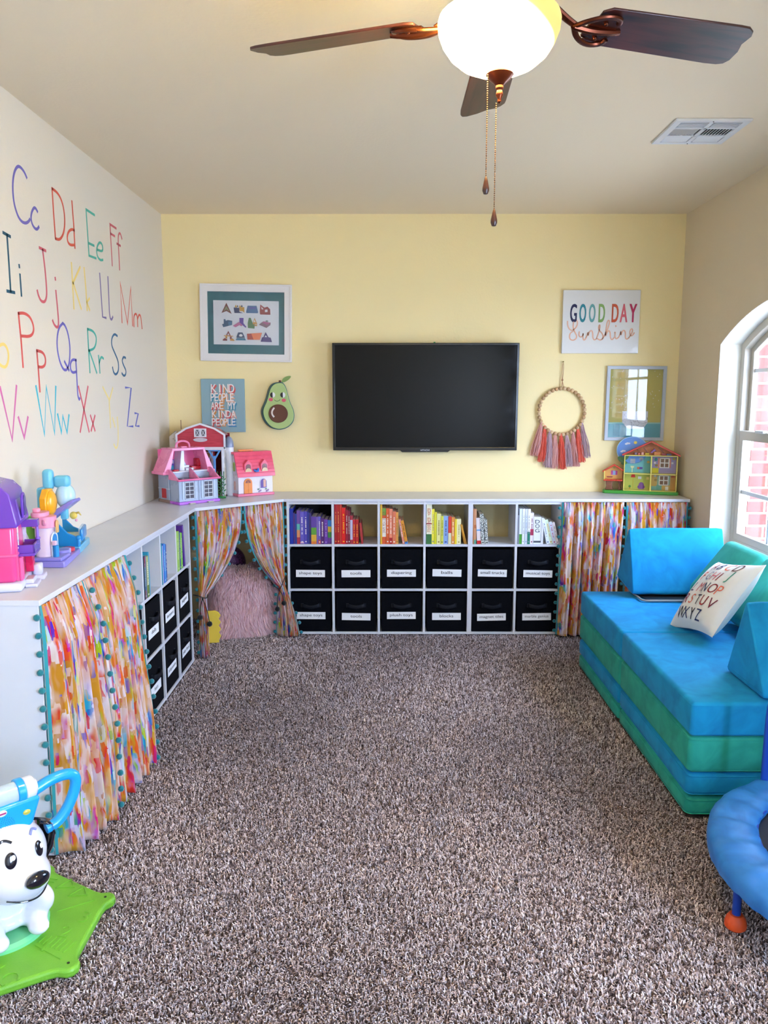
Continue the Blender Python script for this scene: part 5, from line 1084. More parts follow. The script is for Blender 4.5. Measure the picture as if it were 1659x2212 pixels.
# two bulbs inside: the glass is brightest low and towards the left bulb
sr = nt.nodes.new('ShaderNodeMapRange'); sr.inputs[1].default_value = -.348; sr.inputs[2].default_value = -.405; sr.inputs[3].default_value = .85; sr.inputs[4].default_value = 150.0
sr.interpolation_type = 'SMOOTHSTEP'
ad_ = nt.nodes.new('ShaderNodeMath'); ad_.operation = 'MULTIPLY_ADD'; ad_.inputs[1].default_value = .46
nt.links.new(sx_.outputs[0], ad_.inputs[0]); nt.links.new(sx_.outputs[2], ad_.inputs[2]); nt.links.new(ad_.outputs[0], sr.inputs[0]); nt.links.new(sr.outputs[0], pb.inputs['Emission Strength'])
nt.links.new(gr.outputs[0], pb.inputs['Emission Color'])
b = MB(); pf = [(.130, -.338), (.136, -.342), (.139, -.352), (.137, -.372), (.128, -.395), (.112, -.418), (.088, -.438), (.058, -.452), (.030, -.458), (.001, -.459)]
b.lathe(pf, bw, c=(-.024, -.01, .004), n=64); b.build('light_bowl', fan)
b = MB(); b.lathe([(.066, -.338), (.062, -.330), (.001, -.328)], BRZ, c=(-.020, -.01, 0), n=48); b.build('light_plate', fan)
b = MB(); b.lathe([(.001, -.452), (.030, -.453), (.032, -.458), (.026, -.466), (.014, -.476), (.009, -.482), (.0095, -.487), (.0065, -.492), (.0085, -.499), (.0085, -.503), (.0045, -.509), (.0045, -.512), (.005, -.516), (.001, -.520)], BRZ, c=(-.020, -.01, 0), n=32); b.build('finial', fan)
CH = mat('chain_brass', '6a4a30', .3, .8)
for (x, y, zt_, zb_) in ((-.050, -.03, -.452, -.688), (-.027, -.01, -.520, -.755)):
    b = MB(); z = zt_
    while z > zb_: b.sph((x, y, z), .0017, CH, 6, 4); z -= .0048
    b.tube([(x, y, zt_), (x, y, zb_)], .0005, CH, 4); ch_ = b.build('pull_chain', fan)
    b = MB(); b.lathe([(.0008, zb_+.004), (.003, zb_), (.0048, zb_-.008), (.0078, zb_-.022), (.0078, zb_-.028), (.005, zb_-.035), (.0008, zb_-.036)], mat('wood_fob', '3a1c10', .35), c=(x, y, 0), n=16); b.build('pull_fob', ch_)
# the two bulbs inside the open-topped bowl
for bx_ in (-.095, .05):
    pl_ = bpy.data.lights.new('bulb', 'POINT'); pl_.energy = 300; pl_.color = (1.0, .74, .50); pl_.shadow_soft_size = .03
    po_ = bpy.data.objects.new('bulb', pl_); scn.collection.objects.link(po_); po_.parent = fan; po_.location = (bx_, -.01, -.362)

# ------------------------------------------------------------------ toys on the counter
CT = .9053
def gridwin(b, x0, z0, x1, z1, nx, nz, c, fm, pm, mp, t=.0035, fr=.003):
    b.rect(x0, z0, x1, z1, c, c+.0008, pm, mp)
    for i in range(nx+1): x = x0+(x1-x0)*i/nx; b.rect(x-fr/2, z0-fr/2, x+fr/2, z1+fr/2, c, c+t, fm, mp)
    for i in range(nz+1): z = z0+(z1-z0)*i/nz; b.rect(x0-fr/2, z-fr/2, x1+fr/2, z+fr/2, c, c+t, fm, mp)
def archpoly(x0, z0, x1, z1, n=12):
    r = (x1-x0)/2; cx = (x0+x1)/2; return [(x0, z0), (x1, z0)]+[(cx+r*math.cos(PI*i/n), z1-r+r*math.sin(PI*i/n)) for i in range(n+1)]
PWH = plastic('dfe2ea'); PPK = plastic('e66a9c'); PPL = plastic('f08cb4'); PRED = plastic('c01c2c'); PPUR = plastic('6a4cb8'); PGRY = plastic('a0adc2')
DARK = plastic('2a1c30')
# pink and grey fold-open doll house
A = thing('toy_doll_house', 'open pink and grey doll house with a carry handle, in front of the red barn', 'toy house', (-1.262, 4.762, CT), math.radians(45))
b = MB(); b.bb((-.006, -.012, 0), (.286, .10, .017), plastic('b25ad2')); b.bb((.06, -.03, 0), (.10, -.008, .008), plastic('b8b4ac')); b.bb((.19, -.03, 0), (.23, -.008, .008), plastic('b8b4ac')); b.build('front_base', A, .003)
b = MB(); b.bb((-.006, .10, 0), (.286, .24, .02), plastic('8c766c')); b.build('rear_base', A, .003)
b = MB()
for x0, x1 in ((0, .139), (.141, .28)):
    b.bb((x0, 0, .017), (x1, .006, .15), PGRY)
b.bb((0, 0, .017), (.005, .10, .15), PGRY); b.bb((.275, 0, .017), (.28, .10, .15), PGRY); b.bb((0, .096, .017), (.28, .10, .12), PGRY)
b.build('front_wall', A, .001)
for x0 in (.045, .178):
    b = MB(); gridwin(b, x0, .034, x0+.06, .134, 2, 4, .0005, PWH, DARK, XZ(0)); b.build('window', A)
    b = MB(); b.rect(x0-.02, .03, x0-.006, .138, .0, .004, plastic('b4c2d6'), XZ(0)); b.rect(x0+.066, .03, x0+.08, .138, .0, .004, plastic('b4c2d6'), XZ(0)); b.build('shutter', A, .001)
b = MB(); b.box((.14, -.010, .150), (.300, .026, .012), PPK, .003)
for x in (-.004, .14, .284): b.prism([(-.022, .148), (.10, .148), (.10, .212), (.086, .212)], x-.005, x+.005, PPL, lambda y, z, c: (c, y, z))
b.bb((0, .0, .146), (.28, .098, .150), PPK); b.build('folding_roof', A, .002)
b = MB()
for x in (.04, .17): b.bb((x, .02, .150), (x+.08, .075, .156), DARK)
b.build('opening', A)
b = MB(); b.bb((-.004, .106, .02), (.284, .235, .19), PGRY); b.bb((-.006, .104, .085), (.286, .237, .092), plastic('c4ccd8')); b.build('rear_wall', A, .002)
b = MB(); b.rect(-.0, .0, .0, .0, 0, 0, PRED, XZ(0)) if False else None; b.bb((-.0075, .14, .03), (-.004, .19, .09), PRED); b.build('side_door', A, .001)
b = MB()
for s_ in (0, 1):
    f_ = (lambda x: x) if s_ == 0 else (lambda x: .28-x)
    b.prism([(f_(-.042), .185), (f_(.028), .335), (f_(.040), .335), (f_(.006), .185)], .10, .238, PPL, lambda x, z, c: (x, c, z))
b.bb((.025, .10, .322), (.255, .238, .338), PPL); b.bb((.0, .228, .19), (.28, .238, .33), PPK); b.bb((-.045, .098, .178), (.01, .24, .196), PPL); b.bb((.27, .098, .178), (.325, .24, .196), PPL)
b.build('mansard_roof', A, .002)
b = MB(); b.bb((.0, .10, .188), (.28, .228, .194), PWH); b.prism([(.10, .194), (.135, .194), (.135, .322), (.118, .322)], .15, .228, PWH, lambda x, z, c: (x, c, z)); b.prism([(.135, .194), (.20, .194), (.135, .322)], .215, .228, plastic('b8c4dc'), lambda x, z, c: (x, c, z)); gridwin(b, .142, .235, .165, .27, 2, 2, 0, PWH, DARK, XZ(.214)); b.build('attic_partition', A, .001)
b = MB(); b.bb((.035, .205, .194), (.095, .226, .262), PPUR); b.rect(.062, .236, .09, .258, 0, .002, plastic('d0c8e0'), XZ(.205)); b.rect(.055, .198, .09, .225, 0, .002, plastic('30a8c0'), XZ(.205)); b.build('purple_fireplace', A, .001)
b = MB(); b.bb((.20, .17, .194), (.265, .222, .215), PRED); b.bb((.245, .17, .215), (.265, .222, .262), PRED); b.build('red_sofa', A, .003); b = MB(); b.bb((.05, .13, .194), (.085, .16, .203), PRED); b.build('red_stool', A, .003)
b = MB(); b.bb((.14, .14, .194), (.195, .20, .208), PWH); b.bb((.14, .19, .208), (.195, .20, .222), PWH); b.build('toy_bed', A, .003)
b = MB(); b.tube(smooth_path([(.085, .16, .336), (.088, .16, .365), (.115, .16, .378), (.15, .16, .378), (.178, .16, .365), (.182, .16, .336)], 2), .0065, PPL, 10); b.box((.133, .15, .341), (.04, .02, .010), PPL, .003); b.build('carry_handle', A)

# red barn
B_ = thing('toy_barn', 'red toy barn with white gable trim and grey-blue silo in the room corner', 'toy barn', (-1.365, 5.165, CT), 0)
CRM = plastic('cfc8bc'); BRED = noise_mat('red_barn_boards', 'b02c3e', 'c43e50', 14, .45, stretch=(1, 1, 7))
gam = [(0, .325), (0, .405), (.06, .443), (.15, .472), (.24, .443), (.305, .405), (.305, .325)]
b = MB(); b.prism(gam, .0, .012, BRED, XZ(.012)); b.build('gable_front', B_, .001)
b = MB(); b.ribbon([(-.004, .32), (-.004, .408), (.06, .448), (.1525, .478), (.245, .448), (.309, .408), (.309, .32)], .012, .010, .018, PWH, XZ(.012)); b.rect(-.01, .308, .315, .328, .004, .018, PWH, XZ(.012)); b.build('white_trim', B_, .001)
b = MB(); b.rect(.112, .392, .192, .448, .012, .016, PWH, XZ(.012))
for x in (.122, .16):
    b.rect(x, .400, x+.024, .440, .0162, .017, plastic('5a5c66'), XZ(.012)); b.ribbon([(x, .400), (x+.024, .440)], .003, .017, .0185, PWH, XZ(.012)); b.ribbon([(x, .440), (x+.024, .400)], .003, .017, .0185, PWH, XZ(.012))
b.build('loft_window', B_)
b = MB(); b.ell(.152, .375, .046, .014, .012, .022, plastic('c8c0c8'), XZ(.012), 24); b.build('flower_box', B_, .002)
b = MB(); b.bb((0, .19, 0), (.305, .20, .41), plastic('7a2030')); b.bb((0, .012, 0), (.008, .19, .40), CRM); b.bb((.297, .012, 0), (.305, .19, .33), CRM); b.bb((0, .0, 0), (.305, .19, .012), plastic('9a7a50'))
b.prism([(.004, .40), (.06, .44), (.15, .468), (.24, .44), (.301, .40)], .012, .2, plastic('b8463c'), lambda x, z, c: (x, c, z)); b.build('barn_walls', B_, .001)
b = MB(); b.bb((.115, .06, .01), (.215, .07, .30), noise_mat('tan_wood_print', '8a6438', 'b08a54', 10, .6, stretch=(1, 1, 4)))
b.ribbon([(.118, .012), (.118, .288), (.212, .288), (.212, .012)], .010, .0, .005, PWH, XZ(.059)); b.ribbon([(.122, .285), (.165, .15), (.208, .285)], .010, .0, .005, PWH, XZ(.059)); b.ribbon([(.122, .02), (.165, .15), (.208, .02)], .010, .0, .005, PWH, XZ(.059)); b.build('barn_door', B_, .001)
b = MB(); b.bb((.218, .055, 0), (.230, .07, .31), PRED); b.build('door_post', B_, .001)
BLU = plastic('5a9cd8'); b = MB(); b.bb((.232, -.004, 0), (.246, .010, .27), BLU)
for s_ in (-1, 1): b.prism([(.239-.006, .245), (.239+.006, .245), (.239+s_*.038+.006, .308), (.239+s_*.038-.006, .308)], .0, .012, BLU, XZ(.010))
b.ribbon([(.205, .303), (.273, .303)], .008, 0, .012, BLU, XZ(.010)); b.build('blue_post', B_, .002)
b = MB(); b.bb((.285, -.002, 0), (.300, .02, .31), PWH); b.build('white_post', B_, .002)
b = MB(); b.lathe([(.001, 0), (.030, 0), (.030, .325), (.001, .325)], PWH, c=(.322, .075, 0), n=24); si = b.build('silo', B_)
b = MB(); b.lathe([(.032, .322), (.032, .335), (.029, .36), (.020, .382), (.008, .392), (.001, .394)], plastic('8490ac'), c=(.322, .075, 0), n=24); b.build('silo_dome', si)
b = MB(); b.prism([(-.062, 0), (-.012, 0), (-.006, .40), (-.012, .432), (-.06, .395)], .03, .23, CRM, lambda x, z, c: (x, c, z))
for k in range(6): b.box((-.036, .05+k*.012, .418), (.035, .004, .004), plastic('8a857c'), rot=(0, -.65, 0))
for k in range(2): b.sph((-.034+k*.012, .028, .38-.01*k), .003, plastic('8a857c'), 8, 6)
b.build('folded_side', B_, .002)
b = MB(); b.bb((.0, .10, .44), (.004, .104, .50), plastic('8a5a38')); b.build('weather_vane', B_)
# corn stalks
C_ = thing('toy_corn_stalks', 'green plastic corn stalks on a green base in front of the barn', 'toy plant', (-1.103, 5.075, CT), .1)
GD = plastic('2f6a34'); GL = plastic('3c7a3c'); b = MB(); b.bb((-.002, 0, 0), (.062, .03, .014), plastic('2c8040')); b.build('base', C_, .003)
for x in (.010, .030, .050):
    b = MB(); b.tube([(x, .015, .012), (x+.002, .015, .16)], .003, GL, 6); b.sph((x+.002, .015, .165), (.003, .003, .012), GD, 8, 6)
    for k in range(7):
        z = .03+k*.018; s_ = 1 if k % 2 else -1
        b.prism([(x, z), (x+s_*.012, z+.012), (x+s_*.016, z+.006), (x+s_*.010, z+.002), (x, z-.006)], .010, .013, GL if k % 3 else GD, lambda a, z_, c: (a, c, z_))
        b.prism([(.015, z+.006), (.015-s_*.012, z+.018), (.015-s_*.014, z+.010), (.015, z)], x-.0015, x+.0015, GD, lambda y, z_, c: (c, y, z_))
    b.build('corn_stalk', C_)
# small cottage with coral roof
H_ = thing('toy_cottage', 'white toy cottage with coral roof, orange door and two dormers beside the barn', 'toy house', (-.972, 5.158, CT), math.radians(34))
COR = noise_mat('coral_shingles', 'e04a68', 'ee5c78', 12, .3); LIL = plastic('e4dce6'); b = MB(); b.bb((-.008, -.010, 0), (.256, .150, .017), plastic('e87896')); b.build('base', H_, .003)
b = MB(); b.bb((0, 0, .017), (.248, .142, .14), LIL); b.prism([(0, .14), (.142, .14), (.098, .272), (.044, .272)], 0, .248, LIL, lambda y, z, c: (c, y, z)); b.build('cottage_walls', H_, .003)
b = MB(); b.prism([(-.020, .128), (-.020, .142), (.036, .292), (.106, .292), (.162, .142), (.162, .128), (.100, .276), (.042, .276)], -.012, .260, COR, lambda y, z, c: (c, y, z))
for k in range(6): z = .155+k*.022; y = -.020+(z-.142)*.373; b.box((.124, y-.001, z), (.272, .004, .003), COR)
b.build('roof', H_, .004)
for x in (.068, .186):
    b = MB(); b.prism([(x-.028, .155), (x+.028, .155), (x+.028, .212), (x, .242), (x-.028, .212)], -.058, .012, COR, XZ(0)); d_ = b.build('dormer', H_, .003)
    b = MB(); b.prism(archpoly(x-.018, .165, x+.018, .213), .0118, .0128, plastic('7a3030'), XZ(0)); b.ell(x, .163, .022, .024, .012, .016, plastic('e0c090'), XZ(0), 16, 0, PI); b.build('dormer_window', d_)
b = MB(); b.prism(archpoly(.038, .018, .098, .118), .0, .005, plastic('e88a34'), XZ(0)); dr_ = b.build('door', H_, .002)
b = MB(); b.prism([(.048, .088), (.088, .088), (.082, .104), (.068, .110), (.054, .104)], .005, .0056, plastic('8a3c28'), XZ(0)); b.ribbon([(.068, .088), (.058, .108)], .002, .0056, .0064, plastic('e88a34'), XZ(0)); b.ribbon([(.068, .088), (.078, .108)], .002, .0056, .0064, plastic('e88a34'), XZ(0)); b.rect(.067, .02, .069, .088, .005, .0056, plastic('c06c20'), XZ(0)); b.build('fanlight', dr_)
b = MB(); b.prism(archpoly(.152, .044, .206, .116), .0, .004, PWH, XZ(0)); w_ = b.build('window', H_, .001)
b = MB(); b.prism(archpoly(.157, .049, .201, .111), .004, .005, plastic('5c3f96'), XZ(0)); b.rect(.178, .055, .196, .106, .005, .0055, plastic('e0a890'), XZ(0)); b.build('pane', w_)
for x in (.150, .205):
    b = MB()
    for k in range(7): b.sph((x+.010*math.cos(k*2.4)*.9, -.003, .034+.008*math.sin(k*1.9)), (.006, .003, .005), plastic(['8c84a0', '6a8a60', 'b088a8'][k % 3]), 8, 6)
    b.build('flowers', H_)
b = MB(); b.box((.088, .07, .300), (.11, .016, .012), plastic('f08c50'), .004); b.bb((.045, .064, .288), (.053, .076, .300), plastic('f08c50')); b.bb((.123, .064, .288), (.131, .076, .300), plastic('f08c50')); b.build('carry_handle', H_, .002)
b = MB(); b.sph((.126, -.018, .166), (.018, .010, .008), plastic('3f7cd0'), 12, 8); b.sph((.134, -.022, .178), .008, plastic('3f7cd0'), 10, 8); b.sph((.112, -.018, .172), (.010, .004, .005), plastic('3f7cd0'), 8, 6); b.build('blue_bird', H_)
for y, z, h in ((.045, .165, 'a8c84c'), (.04, .04, 'e8b0a0'), (.095, .04, 'e8b0a0')):
    b = MB(); b.prism(archpoly(y, z, y+.03, z+.06), .0, .002, plastic(h), lambda yy, zz, c: (-c, yy, zz)); b.build('side_window', H_)

# yellow four-room play house
Y_ = thing('toy_play_house', 'yellow four-room toy house with red roof, tree house and blue sky disc, on green base', 'toy house', (1.478, 5.362, CT), math.radians(-16.5))
YEL = plastic('e6d86c', .35); YE2 = plastic('d8c858', .4); G_ = plastic('3c9c34', .35)
b = MB(); b.prism([(.0, .02), (.012, .0), (.485, .0), (.49, .01), (.49, .075), (.012, .078), (0, .06)], 0, .022, G_, lambda x, y, c: (x, y, c)); b.build('base', Y_, .004)
X0, X1, ZB, ZM_, ZC, ZP = .135, .476, .022, .138, .262, .352; XD = .310
b = MB(); b.bb((X0, .004, ZB), (X0+.006, .075, ZC), YEL); b.bb((X1-.006, .004, ZB), (X1, .075, ZC), YEL); b.bb((XD-.004, .006, ZB), (XD+.004, .072, ZC), YEL)
b.bb((X0, .004, ZM_-.003), (X1, .072, ZM_+.003), YEL); b.bb((X0, .004, ZC-.004), (X1, .075, ZC+.002), YEL); b.bb((X0, .070, ZB), (X1, .075, ZC), YE2); b.bb((X0, .004, ZB), (X1, .072, ZB+.004), YEL); b.build('house_walls', Y_, .001)
xm = (X0+X1)/2
b = MB(); b.prism([(X0, ZC), (X1, ZC), (xm, ZP-.006)], .060, .068, noise_mat('attic_print', '9a5c34', 'c07c4c', 10, .6), lambda x, z, c: (x, c, z))
for x0_, x1_ in ((.20, .235), (.25, .29), (.31, .35), (.345, .40)): b.ribbon([(x1_, ZC+.005), (x0_+.01, ZC+.05)], .007, .0, .002, plastic('7c4c2c'), XZ(.060))
b.build('attic_back', Y_)
for k, (x, w, h, hx) in enumerate(((.20, .016, .016, '8c7c94'), (.222, .014, .014, 'c86a60'), (.243, .016, .018, 'e4b0a0'), (.268, .026, .014, 'd8c030'), (.325, .042, .022, 'd88c48'), (.375, .026, .012, 'a84c60'), (.405, .03, .011, '4c6c9c'))):
    b = MB(); b.bb((x, .040, ZC+.002), (x+w, .058, ZC+.002+h), plastic(hx)); b.build('attic_crate', Y_, .001)
b = MB(); b.tube([(.306, .045, ZC+.018), (.332, .045, ZC+.040)], [.005, .008], plastic('9c78c0'), 12); b.build('telescope', Y_)
b = MB()
for s_, xa in ((1, X0), (-1, X1)):
    b.prism([(xa-s_*.012, ZC-.004), (xm, ZP), (xm, ZP+.009), (xa-s_*.016, ZC+.006)], .0, .078, plastic('cc3a30'), lambda x, z, c: (x, c, z))
b.build('red_roof', Y_, .002)
def room(nm, x0, x1, z0, z1, hx): b = MB(); b.rect(x0, z0, x1, z1, 0, .002, mat('printed_card', hx, .5), XZ(.070)); return b.build(nm, Y_)
r1 = room('bathroom_panel', X0+.006, XD-.004, ZM_+.003, ZC-.004, '6ab0b4'); r2 = room('bedroom_panel', XD+.004, X1-.006, ZM_+.003, ZC-.004, '9c90bc'); r3 = room('lounge_panel', X0+.006, XD-.004, ZB+.004, ZM_-.003, 'b4bc54'); r4 = room('kitchen_panel', XD+.004, X1-.006, ZB+.004, ZM_-.003, 'cca858')
def pic(nm, par, shapes):
    b = MB()
    for t_, a, hx in shapes:
        m = mat('printed_card', hx, .5)
        if t_ == 'r': b.rect(*a, .002, .004, m, XZ(.070))
        elif t_ == 'e': b.ell(*a, .002, .004, m, XZ(.070), 18)
        elif t_ == 'p': b.prism(a, .002, .004, m, XZ(.070))
        elif t_ == 'R': b.rect(*a, .004, .006, m, XZ(.070))
    return b.build(nm, par)
pic('wall_mirror', r1, [('r', (.175, .205, .207, .235), 'd4d4d8')])
pic('wall_clock', r1, [('e', (.245, .235, .013, .013), 'dcd8c8')]); pic('lamp_print', r1, [('e', (.292, .215, .010, .009), 'b09850')])
pic('wash_basin', r1, [('p', [(.177, .186), (.203, .186), (.198, .172), (.182, .172)], 'd8d8a8'), ('r', (.187, .142, .192, .172), 'd8d8a8'), ('r', (.222, .165, .256, .180), 'c86a40'), ('R', (.236, .165, .256, .180), '6a50a0')])
for par, z0, cur in ((r2, .180, 'd08878'), (r4, .062, '8cae9c')):
    b = MB(); gridwin(b, .368, z0, .424, z0+.062, 2, 2, .004, plastic('e8e6e0'), plastic('7a5428'), XZ(.070), .004, .006); b.build('window', par)
    pic('curtain_print', par, [('r', (.354, z0-.002, .367, z0+.064), cur), ('r', (.425, z0-.002, .437, z0+.064), cur)])
pic('yellow_chest', r2, [('r', (.318, .142, .360, .176), 'd8cc1c'), ('e', (.345, .194, .010, .008), '9c8848'), ('e', (.340, .234, .009, .011), '1f7c84'), ('e', (.455, .240, .009, .009), 'b0ac40'), ('r', (.328, .205, .340, .217), 'd8d4cc'), ('r', (.440, .205, .452, .217), 'd8d4cc')])
pic('red_lamp', r3, [('p', [(.183, .108), (.213, .108), (.207, .133), (.189, .133)], 'c82c1c'), ('r', (.197, .030, .200, .108), 'c8b030')])
pic('purple_armchair', r3, [('p', archpoly(.236, .030, .270, .076), '84549c'), ('e', (.236, .044, .007, .010), '84549c'), ('e', (.270, .044, .007, .010), '84549c')])
pic('framed_print', r3, [('r', (.230, .098, .252, .115), 'd0d0d4'), ('r', (.285, .095, .303, .113), 'dcc878'), ('e', (.178, .046, .008, .009), '4c8c38'), ('r', (.174, .030, .183, .040), 'c07c2c')])
pic('kitchen_print', r4, [('r', (.318, .026, .350, .052), '7cb4a8'), ('r', (.350, .026, .385, .060), '6aa89c'), ('e', (.340, .122, .008, .008), 'c8ccc0'), ('e', (.345, .094, .010, .008), 'a88840'), ('r', (.408, .026, .428, .052), 'd8d8d4'), ('r', (.440, .026, .470, .120), 'b8883c'), ('e', (.455, .118, .014, .006), 'b04838')])
b = MB(); b.ell(.186, .292, .104, .094, 0, .008, plastic('9cc8e8', .4), XZ(.076), 48); b.ell(.186, .292, .099, .089, .008, .010, plastic('5c8cd0', .4), XZ(.076), 48); ds = b.build('sky_disc', Y_, .001)
b = MB(); b.ell(.203, .345, .011, .010, .010, .012, plastic('e0c84c'), XZ(.076), 16); b.build('sun', ds)
for cx_, cz_ in ((.152, .337), (.125, .285)):
    b = MB(); [b.ell(cx_+dx, cz_+dz, .010, .006, .010, .012, PWH, XZ(.076), 12) for dx, dz in ((-.008, -.002), (0, .003), (.008, .002))]; b.build('cloud', ds)
b = MB()
for cx_, cz_, ra, ro in ((.118, .228, .030, -.6), (.148, .250, .026, 1.1), (.135, .205, .020, .2)): b.ell(cx_, cz_, ra, ra*.6, .002, .007, plastic('4a7c40'), XZ(.066), 20, rot=ro)
b.build('tree_leaves', Y_, .001)
TB = plastic('7a4830'); b = MB(); b.prism([(.018, .022), (.070, .022), (.062, .05), (.066, .085), (.020, .085), (.024, .05)], .0, .03, TB, XZ(.055)); b.prism([(.100, .022), (.124, .022), (.116, .05), (.126, .085), (.098, .085), (.106, .05)], .0, .02, TB, XZ(.055)); b.build('tree_trunk', Y_, .003)
b = MB(); b.bb((.004, .012, .084), (.130, .066, .094), plastic('d0402c')); b.build('tree_house_floor', Y_, .003)
b = MB(); b.prism([(.008, .094), (.128, .094), (.128, .158), (.072, .192), (.008, .152)], 0, .006, plastic('d8a454', .5), XZ(.064)); b.prism([(.006, .094), (.012, .094), (.012, .155), (.006, .152)], -.05, .0, YEL, XZ(.014)); th = b.build('tree_house_wall', Y_, .001)
b = MB(); b.rect(.052, .122, .094, .152, .006, .007, plastic('b0408c'), XZ(.064)); b.rect(.064, .122, .082, .152, .007, .008, plastic('8ca8cc'), XZ(.064)); b.build('window_print', th)
b = MB(); b.prism([(.022, .112), (.066, .112), (.060, .104), (.028, .104)], .006, .007, plastic('8c3030'), XZ(.064)); b.ell(.072, .172, .007, .007, .006, .007, plastic('8c8c3c'), XZ(.064), 14); b.build('shelf_print', th)
b = MB(); b.ribbon([(-.002, .148), (.072, .194), (.134, .156)], .009, .0, .05, plastic('d0402c'), XZ(.066)); b.build('tree_house_roof', Y_, .002)

# purple and pink doll mansion (cut by the left edge of the photo)
E_ = thing('toy_doll_house', 'tall pink doll house with a purple roof and balcony at the left photo edge', 'toy house', (-1.388, 2.705, CT), math.radians(15.5))
HP = plastic('e8488c', .22); HP2 = plastic('f0609c', .22); PU = plastic('6a3cb4', .25); PU2 = plastic('8660c8', .25); LW = plastic('d4d4ea', .3)
b = MB(); b.box((.032, 0, .016), (.176, .25, .032), LW, .012, seg=3); b.build('base', E_)
b = MB(); b.bb((.118, -.06, 0), (.158, .03, .012), LW); b.bb((.118, -.05, .012), (.145, .02, .028), LW); b.bb((.118, .06, 0), (.165, .13, .016), LW); b.box((.14, .095, .035), (.03, .04, .04), LW, .004); b.build('front_step', E_, .003)
b = MB(); b.box((.028, 0, .130), (.150, .23, .198), HP, .016, seg=4); b.box((.028, 0, .125), (.160, .238, .010), HP2, .004); b.bb((.100, -.10, .035), (.108, -.085, .22), HP2); b.build('house_walls', E_)
pf = [(-.054, .222), (.116, .222), (.116, .236), (.098, .335), (.072, .362), (.030, .374), (-.015, .362), (-.042, .335), (-.054, .236)]
b = MB(); b.prism(pf, -.122, .118, PU, lambda x, z, c: (x, c, z)); b.prism([(.110, .235), (.118, .235), (.100, .322), (.092, .322)], -.05, .05, PU2, lambda x, z, c: (x, c, z)); b.build('purple_roof', E_, .006, seg=3)
b = MB(); b.prism(archpoly(-.032, .242, .032, .33), .116, .124, PU, YZ(0)); b.build('dormer', E_, .003)
b = MB(); b.prism(archpoly(-.020, .250, .020, .320), .124, .126, plastic('3c2080'), YZ(0)); b.build('dormer_window', E_)
b = MB(); gridwin(b, -.095, .145, -.055, .215, 1, 3, .103, PWH, HP, YZ(0), .004, .005); b.build('window', E_)
b = MB(); gridwin(b, .055, .145, .10, .215, 2, 3, .103, PWH, HP, YZ(0), .004, .005); b.build('window', E_)
b = MB(); b.bb((.100, -.065, .112), (.158, .060, .122), PU); b.bb((.150, -.065, .122), (.158, .060, .152), PU); b.bb((.100, -.065, .122), (.158, -.058, .152), PU); b.bb((.100, .053, .122), (.158, .06, .152), PU); b.bb((.100, -.058, .122), (.150, .053, .126), plastic('f08098')); b.build('balcony', E_, .003)
b = MB(); b.cyl((.152, .050, .152), (.152, .050, .225), .005, PU2, n=10); b.cyl((.152, .050, .152), (.152, .050, .16), .009, PU2, n=10); b.bb((.10, .03, .20), (.158, .07, .226), PU); b.build('balcony_post', E_, .002)
b = MB(); b.prism(archpoly(-.022, .032, .030, .108), .103, .108, plastic('c01840'), YZ(0)); b.build('door', E_, .002)
b = MB(); b.bb((.104, .06, .032), (.130, .10, .112), plastic('d81c58')); b.build('open_door', E_, .002)
for y in (-.08, -.055): b = MB(); b.cyl((.112, y, .032), (.112, y, .112), .006, HP2, n=10); b.build('column', E_)

# pastel nursery play set
F_ = thing('toy_play_set', 'pastel play set with pink-roofed tower, yellow cog, blue bed and lavender base', 'toy play set', (-1.33, 3.05, CT))
LAV = plastic('8a84d4', .3); LBL = plastic('6cc0de', .3); DBL = plastic('1c88cc', .3); R0 = (-1.33, 3.05)
def rel(P): return [(x-R0[0], y-R0[1]) for x, y in P]
b = MB(); b.prism(rel([(-1.385, 3.0), (-1.252, 3.0), (-1.250, 3.02), (-1.296, 3.28), (-1.395, 3.27)]), 0, .024, LAV, XY(0)); b.prism(rel([(-1.380, 3.005), (-1.262, 3.005), (-1.272, 3.12), (-1.38, 3.12)]), .024, .038, LAV, XY(0)); b.build('lavender_base', F_, .004)
b = MB(); b.prism(rel([(-1.395, 3.27), (-1.296, 3.28), (-1.338, 3.50), (-1.35, 3.52), (-1.44, 3.50)]), 0, .030, LBL, XY(0)); b.build('light_blue_base', F_, .004)
tx, ty = -.012, .005
b = MB(); b.prism(chaik([(tx-.036, ty-.034), (tx+.034, ty-.034), (tx+.036, ty+.034), (tx-.034, ty+.034)], 2), .036, .156, plastic('e6d4ea', .25), XY(0)); b.build('tower', F_, .003)
b = MB(); b.prism(chaik([(tx-.044, ty-.042), (tx+.042, ty-.042), (tx+.044, ty+.042), (tx-.042, ty+.042)], 2), .152, .196, plastic('f09cbc', .3), XY(0)); b.prism(chaik([(tx-.044, ty-.042), (tx+.014, ty-.042), (tx+.014, ty+.042), (tx-.042, ty+.042)], 2), .196, .212, plastic('f09cbc', .3), XY(0)); b.box((tx-.024, ty-.01, .22), (.024, .03, .018), plastic('f09cbc', .3), .006); b.box((tx+.018, ty-.044, .175), (.016, .006, .022), plastic('f09cbc', .3), .003); b.build('pink_tower_roof', F_, .005)
b = MB(); b.prism(archpoly(ty-.03, .038, ty+.03, .135), .034, .037, PWH, YZ(tx)); b.prism(archpoly(ty-.022, .038, ty+.022, .125), .037, .038, DBL, YZ(tx)); b.build('arch_door', F_)
b = MB(); b.cyl((tx+.048, ty-.02, .036), (tx+.048, ty-.02, .082), .011, DBL, n=16); b.box((tx+.042, ty-.022, .092), (.020, .016, .018), plastic('f0c8dc', .3), .003); b.build('blue_tap', F_)
